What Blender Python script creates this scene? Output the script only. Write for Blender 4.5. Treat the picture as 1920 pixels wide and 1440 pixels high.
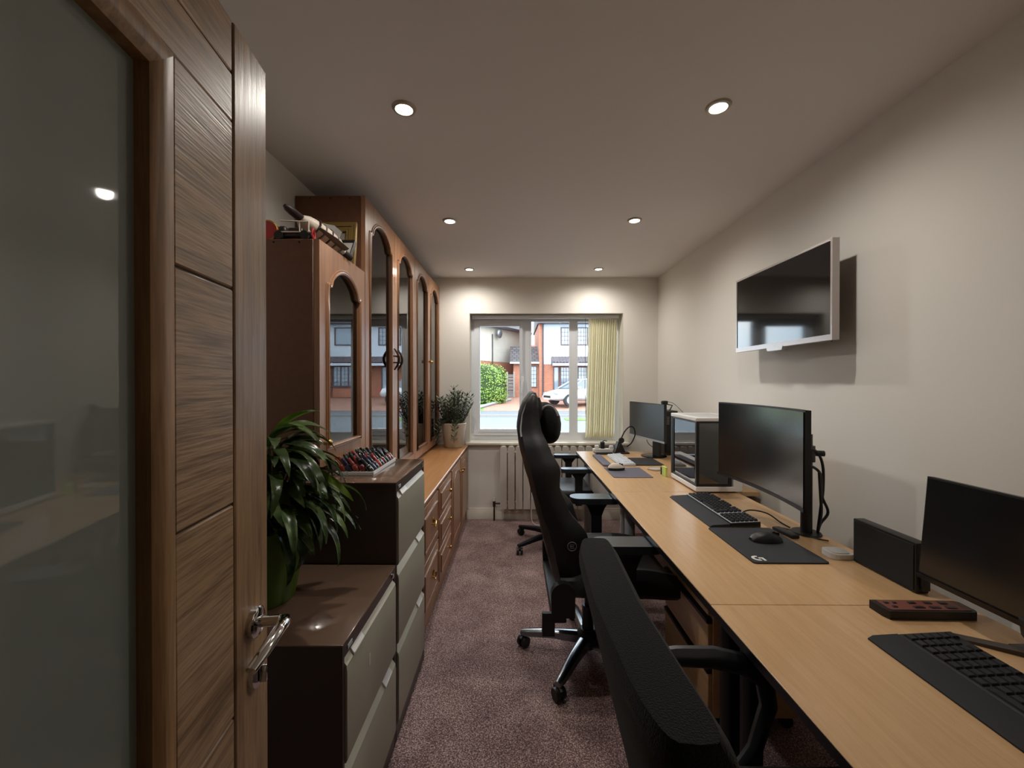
import bpy, bmesh, math, random
from mathutils import Vector, Matrix, Euler
from mathutils.geometry import tessellate_polygon
random.seed(7)
for o in list(bpy.data.objects): bpy.data.objects.remove(o)
SC = bpy.context.scene
COL = SC.collection
R = math.radians
PI = math.pi
F, CX, CY, CZ = 768.0, 966.0, 716.0, 1.365      # focal length in px, vanishing point, eye height

# ---------------------------------------------------------------- camera, sky, sun, exposure
cam = bpy.data.cameras.new('camera'); camo = bpy.data.objects.new('camera', cam); COL.objects.link(camo)
cam.sensor_width = 36; cam.lens = F / 1920 * 36; cam.clip_start = .02; cam.clip_end = 300
camo.location = (0, 0, CZ); camo.rotation_euler = (R(90 - .298), 0, R(.448))
SC.camera = camo
W = bpy.data.worlds.new('sky'); SC.world = W; W.use_nodes = True
wn = W.node_tree.nodes; wl = W.node_tree.links
bg = wn['Background']; bg.inputs[1].default_value = 4.2
tc = wn.new('ShaderNodeTexCoord'); nz = wn.new('ShaderNodeTexNoise'); nz.inputs['Scale'].default_value = 2.2
nz.inputs['Detail'].default_value = 4
rp = wn.new('ShaderNodeValToRGB'); rp.color_ramp.elements[0].color = (.50, .72, .95, 1); rp.color_ramp.elements[0].position = .40
rp.color_ramp.elements[1].color = (.93, .97, 1, 1); rp.color_ramp.elements[1].position = .58
wl.new(tc.outputs['Generated'], nz.inputs['Vector']); wl.new(nz.outputs['Fac'], rp.inputs[0]); wl.new(rp.outputs[0], bg.inputs[0])
sun = bpy.data.lights.new('sun', 'SUN'); sun.energy = .6; sun.angle = R(3); sun.color = (1, .95, .88)
suno = bpy.data.objects.new('sun', sun); COL.objects.link(suno); suno.rotation_euler = (R(50), 0, R(-22)); suno.location = (0, -5, 12)
SC.view_settings.view_transform = 'Standard'; SC.view_settings.look = 'None'
SC.view_settings.exposure = 1.05; SC.view_settings.gamma = 1.0; SC.view_settings.use_curve_mapping = False
LAMP_POWER = 12.0

# ---------------------------------------------------------------- materials
def new_mat(name):
    m = bpy.data.materials.new(name); m.use_nodes = True
    nt = m.node_tree; return m, nt.nodes, nt.links, nt.nodes['Principled BSDF']
def lin(c):
    return tuple(((v / 255) / 12.92 if v / 255 <= .04045 else ((v / 255 + .055) / 1.055) ** 2.4) for v in c) + (1,)
def plain(name, c, rough=.5, metal=0, spec=.5, coat=0, bump=0, bscale=60, sheen=0, var=0):
    m, n, l, b = new_mat(name)
    col = lin(c)
    b.inputs['Base Color'].default_value = col; b.inputs['Roughness'].default_value = rough
    b.inputs['Metallic'].default_value = metal; b.inputs['Specular IOR Level'].default_value = spec
    b.inputs['Coat Weight'].default_value = coat; b.inputs['Coat Roughness'].default_value = .05
    b.inputs['Sheen Weight'].default_value = sheen
    if bump or var:
        t = n.new('ShaderNodeTexCoord'); z = n.new('ShaderNodeTexNoise'); z.inputs['Scale'].default_value = bscale; z.inputs['Detail'].default_value = 3
        l.new(t.outputs['Object'], z.inputs['Vector'])
        if bump:
            bp = n.new('ShaderNodeBump'); bp.inputs['Strength'].default_value = bump; bp.inputs['Distance'].default_value = .004
            l.new(z.outputs['Fac'], bp.inputs['Height']); l.new(bp.outputs[0], b.inputs['Normal'])
        if var:
            r = n.new('ShaderNodeValToRGB'); r.color_ramp.elements[0].position = .3; r.color_ramp.elements[1].position = .7
            r.color_ramp.elements[0].color = tuple(v * (1 - var) for v in col[:3]) + (1,); r.color_ramp.elements[1].color = tuple(min(1, v * (1 + var)) for v in col[:3]) + (1,)
            l.new(z.outputs['Fac'], r.inputs[0]); l.new(r.outputs[0], b.inputs['Base Color'])
    return m
def wood(name, c1, c2, axis='z', scale=1.0, rough=.45, fig=.5, coat=0, bump=.15):
    """grain runs along axis"""
    m, n, l, b = new_mat(name)
    t = n.new('ShaderNodeTexCoord'); mp = n.new('ShaderNodeMapping')
    s = {'x': (1.2, 22, 22), 'y': (22, 1.2, 22), 'z': (22, 22, 1.2)}[axis]
    mp.inputs['Scale'].default_value = tuple(v * scale for v in s)
    l.new(t.outputs['Object'], mp.inputs['Vector'])
    z = n.new('ShaderNodeTexNoise'); z.inputs['Scale'].default_value = 1.6; z.inputs['Detail'].default_value = 6; z.inputs['Roughness'].default_value = .6; z.inputs['Distortion'].default_value = .6
    l.new(mp.outputs[0], z.inputs['Vector'])
    z2 = n.new('ShaderNodeTexNoise'); z2.inputs['Scale'].default_value = 9; z2.inputs['Detail'].default_value = 2
    l.new(mp.outputs[0], z2.inputs['Vector'])
    mx = n.new('ShaderNodeMath'); mx.operation = 'MULTIPLY_ADD'; mx.inputs[1].default_value = .35
    l.new(z2.outputs['Fac'], mx.inputs[0]); l.new(z.outputs['Fac'], mx.inputs[2])
    r = n.new('ShaderNodeValToRGB'); r.color_ramp.elements[0].position = .67 - fig * .25; r.color_ramp.elements[1].position = .67 + fig * .25
    r.color_ramp.elements[0].color = lin(c1); r.color_ramp.elements[1].color = lin(c2)
    l.new(mx.outputs[0], r.inputs[0]); l.new(r.outputs[0], b.inputs['Base Color'])
    bp = n.new('ShaderNodeBump'); bp.inputs['Strength'].default_value = bump; bp.inputs['Distance'].default_value = .002
    l.new(mx.outputs[0], bp.inputs['Height']); l.new(bp.outputs[0], b.inputs['Normal'])
    b.inputs['Roughness'].default_value = rough; b.inputs['Coat Weight'].default_value = coat; b.inputs['Coat Roughness'].default_value = .15
    return m
def oak_rings(name):
    """oak veneer boards: grain across the board (door-leaf local x), open pores"""
    m, n, l, b = new_mat(name)
    t = n.new('ShaderNodeTexCoord'); mp = n.new('ShaderNodeMapping'); mp.inputs['Scale'].default_value = (2.6, 4, 46)
    l.new(t.outputs['Object'], mp.inputs['Vector'])
    w = n.new('ShaderNodeTexNoise'); w.inputs['Scale'].default_value = 1.3; w.inputs['Detail'].default_value = 5; w.inputs['Distortion'].default_value = 1.2
    l.new(mp.outputs[0], w.inputs['Vector'])
    mp2 = n.new('ShaderNodeMapping'); mp2.inputs['Scale'].default_value = (9, 9, 160); l.new(t.outputs['Object'], mp2.inputs['Vector'])
    p = n.new('ShaderNodeTexNoise'); p.inputs['Scale'].default_value = 1.5; p.inputs['Detail'].default_value = 2; l.new(mp2.outputs[0], p.inputs['Vector'])
    ad = n.new('ShaderNodeMath'); ad.operation = 'MULTIPLY_ADD'; ad.inputs[1].default_value = .8; l.new(p.outputs['Fac'], ad.inputs[0]); l.new(w.outputs['Fac'], ad.inputs[2])
    r = n.new('ShaderNodeValToRGB'); r.color_ramp.elements[0].position = .66; r.color_ramp.elements[1].position = 1.05
    r.color_ramp.elements[0].color = lin((122, 96, 70)); r.color_ramp.elements[1].color = lin((172, 140, 106))
    l.new(ad.outputs[0], r.inputs[0]); l.new(r.outputs[0], b.inputs['Base Color'])
    bp = n.new('ShaderNodeBump'); bp.inputs['Strength'].default_value = .5; bp.inputs['Distance'].default_value = .0015
    l.new(ad.outputs[0], bp.inputs['Height']); l.new(bp.outputs[0], b.inputs['Normal']); b.inputs['Roughness'].default_value = .42
    return m
def glass(name, tint=(1, 1, 1), ior=1.5, rough=0.0):
    m, n, l, b = new_mat(name); n.remove(b); out = n['Material Output']
    tr = n.new('ShaderNodeBsdfTransparent'); tr.inputs[0].default_value = tuple(tint) + (1,)
    gl = n.new('ShaderNodeBsdfGlossy'); gl.inputs['Roughness'].default_value = rough
    fr = n.new('ShaderNodeFresnel'); fr.inputs['IOR'].default_value = ior
    mx = n.new('ShaderNodeMixShader'); l.new(fr.outputs[0], mx.inputs[0]); l.new(tr.outputs[0], mx.inputs[1]); l.new(gl.outputs[0], mx.inputs[2]); l.new(mx.outputs[0], out.inputs[0])
    return m
def emit(name, c, s):
    m, n, l, b = new_mat(name); b.inputs['Emission Color'].default_value = tuple(c) + (1,); b.inputs['Emission Strength'].default_value = s
    return m
def carpet_mat():
    m, n, l, b = new_mat('carpet')
    t = n.new('ShaderNodeTexCoord')
    z = n.new('ShaderNodeTexNoise'); z.inputs['Scale'].default_value = 190; z.inputs['Detail'].default_value = 3; l.new(t.outputs['Object'], z.inputs['Vector'])
    v = n.new('ShaderNodeTexNoise'); v.inputs['Scale'].default_value = 7; v.inputs['Detail'].default_value = 3; l.new(t.outputs['Object'], v.inputs['Vector'])
    a = n.new('ShaderNodeMath'); a.operation = 'MULTIPLY_ADD'; a.inputs[1].default_value = .2; l.new(v.outputs['Fac'], a.inputs[0]); l.new(z.outputs['Fac'], a.inputs[2])
    r = n.new('ShaderNodeValToRGB'); e = r.color_ramp.elements
    e[0].position = .44; e[0].color = lin((62, 42, 42)); e[1].position = .80; e[1].color = lin((206, 180, 174))
    x = e.new(.60); x.color = lin((126, 98, 96))
    l.new(a.outputs[0], r.inputs[0]); l.new(r.outputs[0], b.inputs['Base Color'])
    bp = n.new('ShaderNodeBump'); bp.inputs['Strength'].default_value = .7; bp.inputs['Distance'].default_value = .006; l.new(z.outputs['Fac'], bp.inputs['Height']); l.new(bp.outputs[0], b.inputs['Normal'])
    b.inputs['Roughness'].default_value = .95; b.inputs['Sheen Weight'].default_value = .3; b.inputs['Specular IOR Level'].default_value = .1
    return m
def bricks(name, c1, c2, mortar, scale=1.0, bw=.225, bh=.075, ms=.012, rot=(R(90), 0, 0)):
    m, n, l, b = new_mat(name)
    t = n.new('ShaderNodeTexCoord'); mp = n.new('ShaderNodeMapping'); mp.inputs['Rotation'].default_value = rot; l.new(t.outputs['Object'], mp.inputs['Vector'])
    k = n.new('ShaderNodeTexBrick'); k.inputs['Color1'].default_value = lin(c1); k.inputs['Color2'].default_value = lin(c2); k.inputs['Mortar'].default_value = lin(mortar)
    k.inputs['Scale'].default_value = scale; k.inputs['Brick Width'].default_value = bw; k.inputs['Row Height'].default_value = bh; k.inputs['Mortar Size'].default_value = ms
    l.new(mp.outputs[0], k.inputs['Vector']); l.new(k.outputs['Color'], b.inputs['Base Color'])
    bp = n.new('ShaderNodeBump'); bp.inputs['Strength'].default_value = .4; bp.invert = True; l.new(k.outputs['Fac'], bp.inputs['Height']); l.new(bp.outputs[0], b.inputs['Normal'])
    b.inputs['Roughness'].default_value = .85
    return m
def leafmat(name, c1, c2, rough=.35, trans=.15):
    m, n, l, b = new_mat(name)
    t = n.new('ShaderNodeTexCoord'); oi = n.new('ShaderNodeObjectInfo')
    z = n.new('ShaderNodeTexNoise'); z.inputs['Scale'].default_value = 18; l.new(t.outputs['Object'], z.inputs['Vector'])
    a = n.new('ShaderNodeMath'); a.operation = 'MULTIPLY_ADD'; a.inputs[1].default_value = .6; l.new(oi.outputs['Random'], a.inputs[0]); l.new(z.outputs['Fac'], a.inputs[2])
    r = n.new('ShaderNodeValToRGB'); r.color_ramp.elements[0].position = .45; r.color_ramp.elements[1].position = 1.0
    r.color_ramp.elements[0].color = lin(c1); r.color_ramp.elements[1].color = lin(c2)
    l.new(a.outputs[0], r.inputs[0]); l.new(r.outputs[0], b.inputs['Base Color']); b.inputs['Roughness'].default_value = rough
    return m

M = {}
M['wall'] = plain('wall_paint', (232, 228, 221), .9, spec=.2, bump=.04, bscale=180)
M['ceil'] = plain('ceiling_paint', (226, 221, 218), .9, spec=.2, bump=.03, bscale=120)
M['trim'] = plain('white_gloss_paint', (226, 220, 208), .35)
M['upvc'] = plain('white_upvc', (226, 230, 236), .3)
M['carpet'] = carpet_mat()
M['pane'] = glass('window_glass', (.97, .985, .98), 1.45)
M['oak_v'] = wood('oak_vertical', (122, 94, 66), (170, 136, 100), 'z', 1.6, .38, .6, bump=.25)
M['oak_h'] = oak_rings('oak_board')
M['oak_bead'] = wood('oak_bead', (118, 86, 52), (160, 122, 80), 'z', 1.4, .5, .6, bump=.2)
M['chrome'] = plain('chrome', (215, 215, 215), .08, 1)
M['brass'] = plain('brass', (200, 160, 95), .22, 1)
M['darkbrass'] = plain('aged_brass', (74, 56, 42), .3, .8)
M['cab'] = wood('cabinet_wood', (132, 92, 66), (166, 122, 90), 'z', .8, .38, .9, coat=.25, bump=.05)
M['cab_side'] = plain('cabinet_side', (104, 66, 44), .5, var=.1, bscale=40)
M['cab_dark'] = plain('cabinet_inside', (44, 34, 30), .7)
M['counter'] = wood('counter_wood', (166, 116, 70), (188, 138, 90), 'y', 1.2, .33, .8, coat=.2, bump=.05)
M['cabglass'] = glass('cabinet_glass', (.55, .58, .58), 1.95)
M['beech'] = wood('beech_laminate', (190, 150, 106), (208, 170, 126), 'y', 1.6, .28, 1.0, bump=.03)
M['beech_edge'] = plain('beech_edging', (196, 158, 112), .4)
M['blk'] = plain('black_plastic', (20, 20, 22), .45)
M['blk_gloss'] = plain('black_gloss', (12, 12, 14), .12)
M['blk_rough'] = plain('black_rubber', (30, 30, 33), .8)
M['blk_fabric'] = plain('black_fabric', (24, 24, 25), .95, spec=.15, sheen=.1, bump=.6, bscale=420, var=.4)
M['blk_leather'] = plain('black_leather', (24, 24, 27), .5, bump=.15, bscale=220)
M['arm_pad'] = plain('arm_pad', (44, 46, 50), .3)
M['white_stitch'] = plain('light_piping', (168, 170, 174), .5)
M['darkmetal'] = plain('dark_metal', (44, 44, 48), .35, .8)
M['legmetal'] = plain('polished_leg', (120, 123, 128), .22, 1)
M['ringmetal'] = plain('ring_metal', (176, 170, 158), .3, .7)
M['silver'] = plain('silver_metal', (186, 190, 196), .25, 1)
M['screen'] = plain('tv_screen', (9, 9, 11), .06, spec=.7)
M['screen_m'] = plain('matt_screen', (14, 14, 17), .2, spec=1.0)
M['screen_far'] = plain('far_screen', (58, 62, 68), .35, spec=.8)
M['silver_frame'] = plain('silver_bezel', (182, 174, 172), .32, .55)
M['fc_body'] = plain('filing_brown', (58, 44, 38), .34)
M['fc_top'] = plain('filing_top', (104, 82, 68), .17, coat=.5)
M['fc_drawer'] = plain('filing_drawer', (168, 164, 146), .45)
M['fc_lip'] = plain('filing_lip', (196, 192, 176), .4)
M['white'] = plain('white_plastic', (228, 226, 222), .4)
M['cream'] = plain('cream_ceramic', (196, 182, 164), .45)
M['lgrey'] = plain('light_grey', (178, 182, 186), .45)
M['mat_dark'] = plain('mouse_mat', (40, 41, 46), .8, bump=.2, bscale=600)
M['mat_grey'] = plain('grey_mat', (92, 90, 102), .85, bump=.2, bscale=600)
M['rad'] = plain('radiator_white', (206, 198, 188), .45)
M['copper'] = plain('dark_copper', (70, 52, 40), .4, .6)
M['green_pot'] = plain('green_pot', (78, 104, 22), .42)
M['soil'] = plain('soil', (40, 30, 24), .95, bump=.8, bscale=90)
M['lily'] = leafmat('lily_leaf', (50, 68, 42), (112, 136, 80), .25)
M['lily_l'] = leafmat('lily_leaf_light', (96, 128, 30), (130, 158, 50), .35)
M['jade'] = leafmat('jade_leaf', (66, 78, 64), (122, 134, 112), .3)
M['stem'] = plain('stem', (74, 78, 48), .6)
M['wlens'] = emit('lamp_lens', (1, .9, .68), 26)
M['gold'] = plain('gilt', (150, 124, 70), .4, .5)
M['mountcard'] = plain('mount_card', (150, 140, 132), .8)
M['grey_card'] = plain('pale_card', (178, 172, 166), .7)
M['red'] = plain('red_plastic', (170, 30, 34), .35)
M['yellow'] = plain('yellow_plastic', (206, 160, 70), .45)
M['toy_white'] = plain('toy_white', (196, 182, 166), .5)
M['toy_grey'] = plain('toy_grey', (112, 108, 104), .5)
M['toy_dark'] = plain('toy_dark', (44, 30, 30), .5)
M['blind'] = plain('blind_cloth', (238, 232, 210), .85, var=.06, bscale=80)
m, n, l, b = M['blind'], M['blind'].node_tree.nodes, M['blind'].node_tree.links, M['blind'].node_tree.nodes['Principled BSDF']
tl = n.new('ShaderNodeBsdfTranslucent'); tl.inputs[0].default_value = lin((246, 242, 228)); ms = n.new('ShaderNodeMixShader'); ms.inputs[0].default_value = .7
l.new(b.outputs[0], ms.inputs[1]); l.new(tl.outputs[0], ms.inputs[2]); l.new(ms.outputs[0], n['Material Output'].inputs[0])
M['teal'] = plain('teal_cloth', (46, 74, 76), .9, var=.2, bscale=50)
M['frost'] = None
m, n, l, b = new_mat('frosted_glass')
b.inputs['Base Color'].default_value = lin((150, 158, 152)); b.inputs['Roughness'].default_value = .6
b.inputs['Transmission Weight'].default_value = .25; b.inputs['Specular IOR Level'].default_value = .2
b.inputs['Coat Weight'].default_value = 1; b.inputs['Coat Roughness'].default_value = .03; b.inputs['Coat IOR'].default_value = 1.5
M['frost'] = m
# outside
M['render_w'] = plain('white_render', (176, 183, 192), .9, var=.04, bscale=3)
M['render_c'] = plain('cream_render', (166, 158, 146), .9, var=.05, bscale=3)
M['brick'] = bricks('red_brick', (142, 70, 44), (158, 88, 60), (146, 120, 104))
M['rooftile'] = bricks('roof_tile', (66, 60, 62), (84, 76, 76), (40, 36, 37), bw=.3, bh=.25, ms=.03, rot=(0, 0, 0))
M['redroof'] = plain('red_roof', (150, 66, 56), .8, var=.1, bscale=6)
M['brownframe'] = plain('brown_upvc', (70, 48, 48), .4)
M['dpane'] = plain('dark_pane', (112, 126, 140), .08, spec=1.0)
M['asphalt'] = plain('asphalt', (92, 96, 99), .9, var=.08, bscale=4)
M['pave'] = plain('pavement', (82, 84, 90), .9, var=.1, bscale=2)
M['kerb'] = plain('kerb_stone', (122, 120, 117), .9)
M['drive'] = bricks('block_paving', (136, 92, 72), (150, 108, 88), (104, 84, 76), bw=.2, bh=.1, ms=.008, rot=(0, 0, 0))
M['grass'] = plain('grass', (84, 116, 44), .95, var=.3, bscale=12)
M['hedge'] = leafmat('hedge_leaf', (64, 92, 20), (124, 148, 48), .6)
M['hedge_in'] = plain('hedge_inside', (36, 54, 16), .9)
M['carw'] = plain('white_car_paint', (168, 171, 176), .25, coat=1)
M['carglass'] = plain('car_glass', (52, 66, 76), .06, spec=1)
M['tyre'] = plain('tyre', (30, 30, 32), .8)
M['alloy'] = plain('alloy', (150, 152, 156), .3, .8)
M['gatewood'] = wood('gate_wood', (80, 73, 70), (110, 102, 97), 'x', .6, .8)
M['greenbin'] = plain('green_bin', (38, 116, 70), .5)
M['dgutter'] = plain('dark_gutter', (52, 46, 50), .5)

# ---------------------------------------------------------------- mesh helpers
def NB(): return bmesh.new()
def box(bm, x0, x1, y0, y1, z0, z1, bev=0, seg=1):
    if x0 > x1: x0, x1 = x1, x0
    if y0 > y1: y0, y1 = y1, y0
    if z0 > z1: z0, z1 = z1, z0
    r = bmesh.ops.create_cube(bm, size=1)
    for v in r['verts']:
        v.co = Vector(((x0 + x1) / 2 + v.co.x * (x1 - x0), (y0 + y1) / 2 + v.co.y * (y1 - y0), (z0 + z1) / 2 + v.co.z * (z1 - z0)))
    if bev:
        es = list({e for v in r['verts'] for e in v.link_edges})
        bmesh.ops.bevel(bm, geom=es, offset=min(bev, .49 * min(x1 - x0, y1 - y0, z1 - z0)), segments=seg, affect='EDGES', profile=.5)
    return bm
def ring_frame(d):
    d = d.normalized(); a = Vector((0, 0, 1)) if abs(d.z) < .9 else Vector((1, 0, 0))
    u = d.cross(a).normalized(); return u, d.cross(u).normalized()
def loft(bm, rings, cap=True, closed=True):
    vs = [[bm.verts.new(p) for p in r] for r in rings]
    n = len(rings[0])
    for a, b_ in zip(vs, vs[1:]):
        for i in range(n if closed else n - 1):
            j = (i + 1) % n
            try: bm.faces.new((a[i], a[j], b_[j], b_[i]))
            except ValueError: pass
    if cap and closed:
        bm.faces.new(list(reversed(vs[0]))); bm.faces.new(vs[-1])
    return vs
def cyl(bm, p0, p1, r0, r1=None, n=16, cap=True):
    p0, p1 = Vector(p0), Vector(p1); r1 = r0 if r1 is None else r1
    u, v = ring_frame(p1 - p0)
    ring = lambda p, r: [p + (u * math.cos(2 * PI * i / n) + v * math.sin(2 * PI * i / n)) * r for i in range(n)]
    loft(bm, [ring(p0, r0), ring(p1, r1)], cap); return bm
def tube(bm, pts, r, n=8, closed=False, flat=1.0):
    pts = [Vector(p) for p in pts]; N = len(pts); rings = []
    pu = None
    for i, p in enumerate(pts):
        if closed: d = pts[(i + 1) % N] - pts[i - 1]
        else: d = pts[min(i + 1, N - 1)] - pts[max(i - 1, 0)]
        d.normalize()
        if pu is None: u, v = ring_frame(d)
        else:
            u = (pu - d * pu.dot(d)).normalized(); v = d.cross(u).normalized()
        pu = u; rr = r[i] if isinstance(r, (list, tuple)) else r
        rings.append([p + u * math.cos(2 * PI * k / n) * rr + v * math.sin(2 * PI * k / n) * rr * flat for k in range(n)])
    if closed:
        rings.append(rings[0]); vs = [[bm.verts.new(q) for q in rg] for rg in rings[:-1]]; vs.append(vs[0])
        for a, b_ in zip(vs, vs[1:]):
            for k in range(n): bm.faces.new((a[k], a[(k + 1) % n], b_[(k + 1) % n], b_[k]))
    else: loft(bm, rings)
    return bm
def lathe(bm, prof, c=(0, 0, 0), n=24, cap=True):
    c = Vector(c)
    loft(bm, [[c + Vector((r * math.cos(2 * PI * i / n), r * math.sin(2 * PI * i / n), z)) for i in range(n)] for r, z in prof], cap); return bm
def prism(bm, loops, f, a, b_):
    """polygon (first loop) with holes (the others), extruded from a to b; f(u,v,w) -> point"""
    tri = tessellate_polygon([[Vector((p[0], p[1], 0)) for p in lp] for lp in loops])
    flat = [p for lp in loops for p in lp]
    A = [bm.verts.new(f(p[0], p[1], a)) for p in flat]; B = [bm.verts.new(f(p[0], p[1], b_)) for p in flat]
    for t in tri:
        try: bm.faces.new([A[i] for i in t]); bm.faces.new([B[i] for i in reversed(t)])
        except ValueError: pass
    o = 0
    for lp in loops:
        n = len(lp)
        for i in range(n):
            j = (i + 1) % n; bm.faces.new((A[o + i], A[o + j], B[o + j], B[o + i]))
        o += n
    return bm
FX = lambda u, v, w: Vector((w, u, v))      # u=y v=z w=x
FY = lambda u, v, w: Vector((u, w, v))
FZ = lambda u, v, w: Vector((u, v, w))
def rect(u0, u1, v0, v1): return [(u0, v0), (u1, v0), (u1, v1), (u0, v1)]
def rrect(u0, u1, v0, v1, r, n=4):
    p = []
    for cx, cy, a in ((u1 - r, v0 + r, -90), (u1 - r, v1 - r, 0), (u0 + r, v1 - r, 90), (u0 + r, v0 + r, 180)):
        for i in range(n + 1): t = R(a + 90 * i / n); p.append((cx + r * math.cos(t), cy + r * math.sin(t)))
    return p
def wloc(o):
    p = Vector((0, 0, 0))
    while o: p += o.location; o = o.parent
    return p
def obj(name, bm, mat, parent=None, local=False, smooth=True, sub=0, loc=None):
    """one mesh object; vertices are given in world space (or in the parent's space when local)"""
    bmesh.ops.recalc_face_normals(bm, faces=bm.faces)
    if parent is not None and not local: bmesh.ops.translate(bm, verts=bm.verts, vec=-wloc(parent))
    o = bpy.data.objects.new(name, bpy.data.meshes.new(name))
    if parent is None or loc is not None:
        if loc is None:
            xs = [v.co.x for v in bm.verts]; ys = [v.co.y for v in bm.verts]; zs = [v.co.z for v in bm.verts]
            loc = Vector(((min(xs) + max(xs)) / 2, (min(ys) + max(ys)) / 2, min(zs)))
        bmesh.ops.translate(bm, verts=bm.verts, vec=-Vector(loc)); o.location = loc
    bm.to_mesh(o.data); bm.free()
    me = o.data
    if smooth:
        for p in me.polygons: p.use_smooth = True
        me.set_sharp_from_angle(angle=R(38))
    me.materials.append(M[mat] if isinstance(mat, str) else mat)
    COL.objects.link(o)
    if parent is not None: o.parent = parent
    if sub:
        s = o.modifiers.new('sub', 'SUBSURF'); s.levels = sub; s.render_levels = sub
    return o
def thing(name, label, cat, loc, rz=0, group=None):
    o = bpy.data.objects.new(name, None); COL.objects.link(o); o.empty_display_size = .05
    o.location = loc; o.rotation_euler = (0, 0, rz)
    if label: o['label'] = label; o['category'] = cat
    if group: o['group'] = group
    return o
def tag(o, label, cat, group=None):
    o['label'] = label; o['category'] = cat
    if group: o['group'] = group
    return o
def struct(o): o['kind'] = 'structure'; return o
def copy_tree(o, parent=None):
    c = o.copy(); COL.objects.link(c); c.parent = parent
    for ch in list(o.children): copy_tree(ch, c)
    return c
def share(src, name, parent, mat4):
    c = bpy.data.objects.new(name, src.data); COL.objects.link(c); c.parent = parent; c.matrix_local = mat4; return c
# pixel -> place on a horizontal plane z
DESK = .735
def on(px, py, z=DESK):
    Y = (CZ - z) * F / (py - CY); return (px - CX) * Y / F, Y

XL, XR, YF, H = -1.11, 1.418, 4.08, 2.40      # left wall, right wall, window wall, ceiling
YB = -.02
WX0, WX1, WZ0, WZ1 = -.457, 1.075, .77, 2.05  # window opening
# ================================================================ the room
bm = NB(); box(bm, XL - .15, XR + .15, -1.4, YF + .3, -.12, 0); struct(obj('floor', bm, 'carpet'))
bm = NB(); box(bm, XL - .15, XR + .15, -1.4, YF + .3, H, H + .12); struct(obj('ceiling', bm, 'ceil'))
bm = NB(); box(bm, XL - .15, XL, -1.4, YF + .3, 0, H); struct(obj('wall_left', bm, 'wall'))
bm = NB(); box(bm, XR, XR + .15, -1.4, YF + .3, 0, H); struct(obj('wall_right', bm, 'wall'))
bm = NB(); prism(bm, [rect(XL, XR, 0, H), rect(WX0, WX1, WZ0 - .03, WZ1)], FY, YF, YF + .3); struct(obj('wall_far', bm, 'wall', smooth=False))
bm = NB(); prism(bm, [[(XL, 0), (-.42, 0), (-.42, 2.0), (.42, 2.0), (.42, 0), (XR, 0), (XR, H), (XL, H)]], FY, YB - .1, YB); struct(obj('wall_back', bm, 'wall', smooth=False))
bm = NB(); box(bm, XL, XR, -1.4, -1.3, 0, H); struct(obj('wall_hall', bm, 'wall'))
def skirting(name, f, a, b_, h=.095):
    bm = NB(); prism(bm, [[(0, 0), (.018, 0), (.018, h * .78), (.012, h * .86), (.010, h), (0, h)]], f, a, b_); return struct(obj(name, bm, 'trim'))
skirting('baseboard_far', lambda u, v, w: Vector((w, YF - u, v)), -.485, XR, .105)
skirting('baseboard_right', lambda u, v, w: Vector((XR - u, w, v)), YB, YF - .02)
bm = NB()
for x0, x1 in ((-.42, -.375), (.405, .42)): box(bm, x0, x1, YB - .12, YB + .015, 0, 2.0, .003)
box(bm, -.42, .42, YB - .12, YB + .015, 1.975, 2.05, .003)
struct(obj('trim_1', bm, 'oak_v'))

# ---- window in the far wall
win = thing('window_1', None, None, (.309, YF + .15, WZ0)); struct(win)
GY = YF + .15; ZT = WZ1
def wx(px, Y=GY): return (px - CX) * Y / F
def wz(py, Y=GY): return CZ - (py - CY) * Y / F
fx0, fx1, fz0, fz1 = WX0, WX1, WZ0 - .005, WZ1
bm = NB()
a0, a1 = wx(978), wx(994.5); b0, b1 = wx(1069), wx(1081)
holes = [rect(fx0 + .05, a0, fz0 + .07, fz1 - .055), rect(a1, b0, fz0 + .07, fz1 - .055), rect(b1, fx1 - .05, fz0 + .07, fz1 - .055)]
prism(bm, [rect(fx0, fx1, fz0, fz1)] + holes, FY, GY, GY + .065)
obj('frame', bm, 'upvc', win, smooth=False)
bm = NB(); prism(bm, [rect(fx0 + .035, a0 + .012, fz0 + .055, fz1 - .04), rect(wx(900), wx(974), wz(804), wz(612))], FY, GY - .022, GY + .04); sash = obj('casement', bm, 'upvc', win, smooth=False)
bm = NB(); prism(bm, [rect(wx(900) - .03, wx(974) + .03, wz(804) - .03, wz(612) + .03), rect(wx(900) - .006, wx(974) + .006, wz(804) - .006, wz(612) + .006)], FY, GY - .027, GY - .02); obj('glazing_bead', bm, 'upvc', sash, smooth=False)
bm = NB(); box(bm, wx(977), wx(982), GY - .035, GY - .02, 1.32, 1.42, .004)
tube(bm, [(wx(979.5), GY - .03, 1.37), (wx(979.5), GY - .055, 1.37), (wx(979), GY - .06, 1.34), (wx(978.5), GY - .055, 1.25)], [.008, .008, .010, .008], 8)
obj('handle', bm, 'upvc', sash)
for x0, x1, z0, z1 in ((wx(900), wx(974), wz(804), wz(612)), (a1, b0, fz0 + .07, fz1 - .055), (b1, fx1 - .05, fz0 + .07, fz1 - .055)):
    bm = NB(); box(bm, x0 - .005, x1 + .005, GY + .022, GY + .026, z0 - .005, z1 + .005); obj('pane', bm, 'pane', win)
    if x0 != wx(900):
        bm = NB(); prism(bm, [rect(x0 - .004, x1 + .004, z0 - .004, z1 + .004), rect(x0 + .010, x1 - .010, z0 + .010, z1 - .010)], FY, GY - .004, GY + .02); obj('glazing_bead', bm, 'upvc', win, smooth=False)
bm = NB(); box(bm, WX0 - .035, WX1 + .045, YF - .05, GY + .01, WZ0 - .03, WZ0 - .004, .006, 2); obj('sill', bm, 'trim', win)
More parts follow.
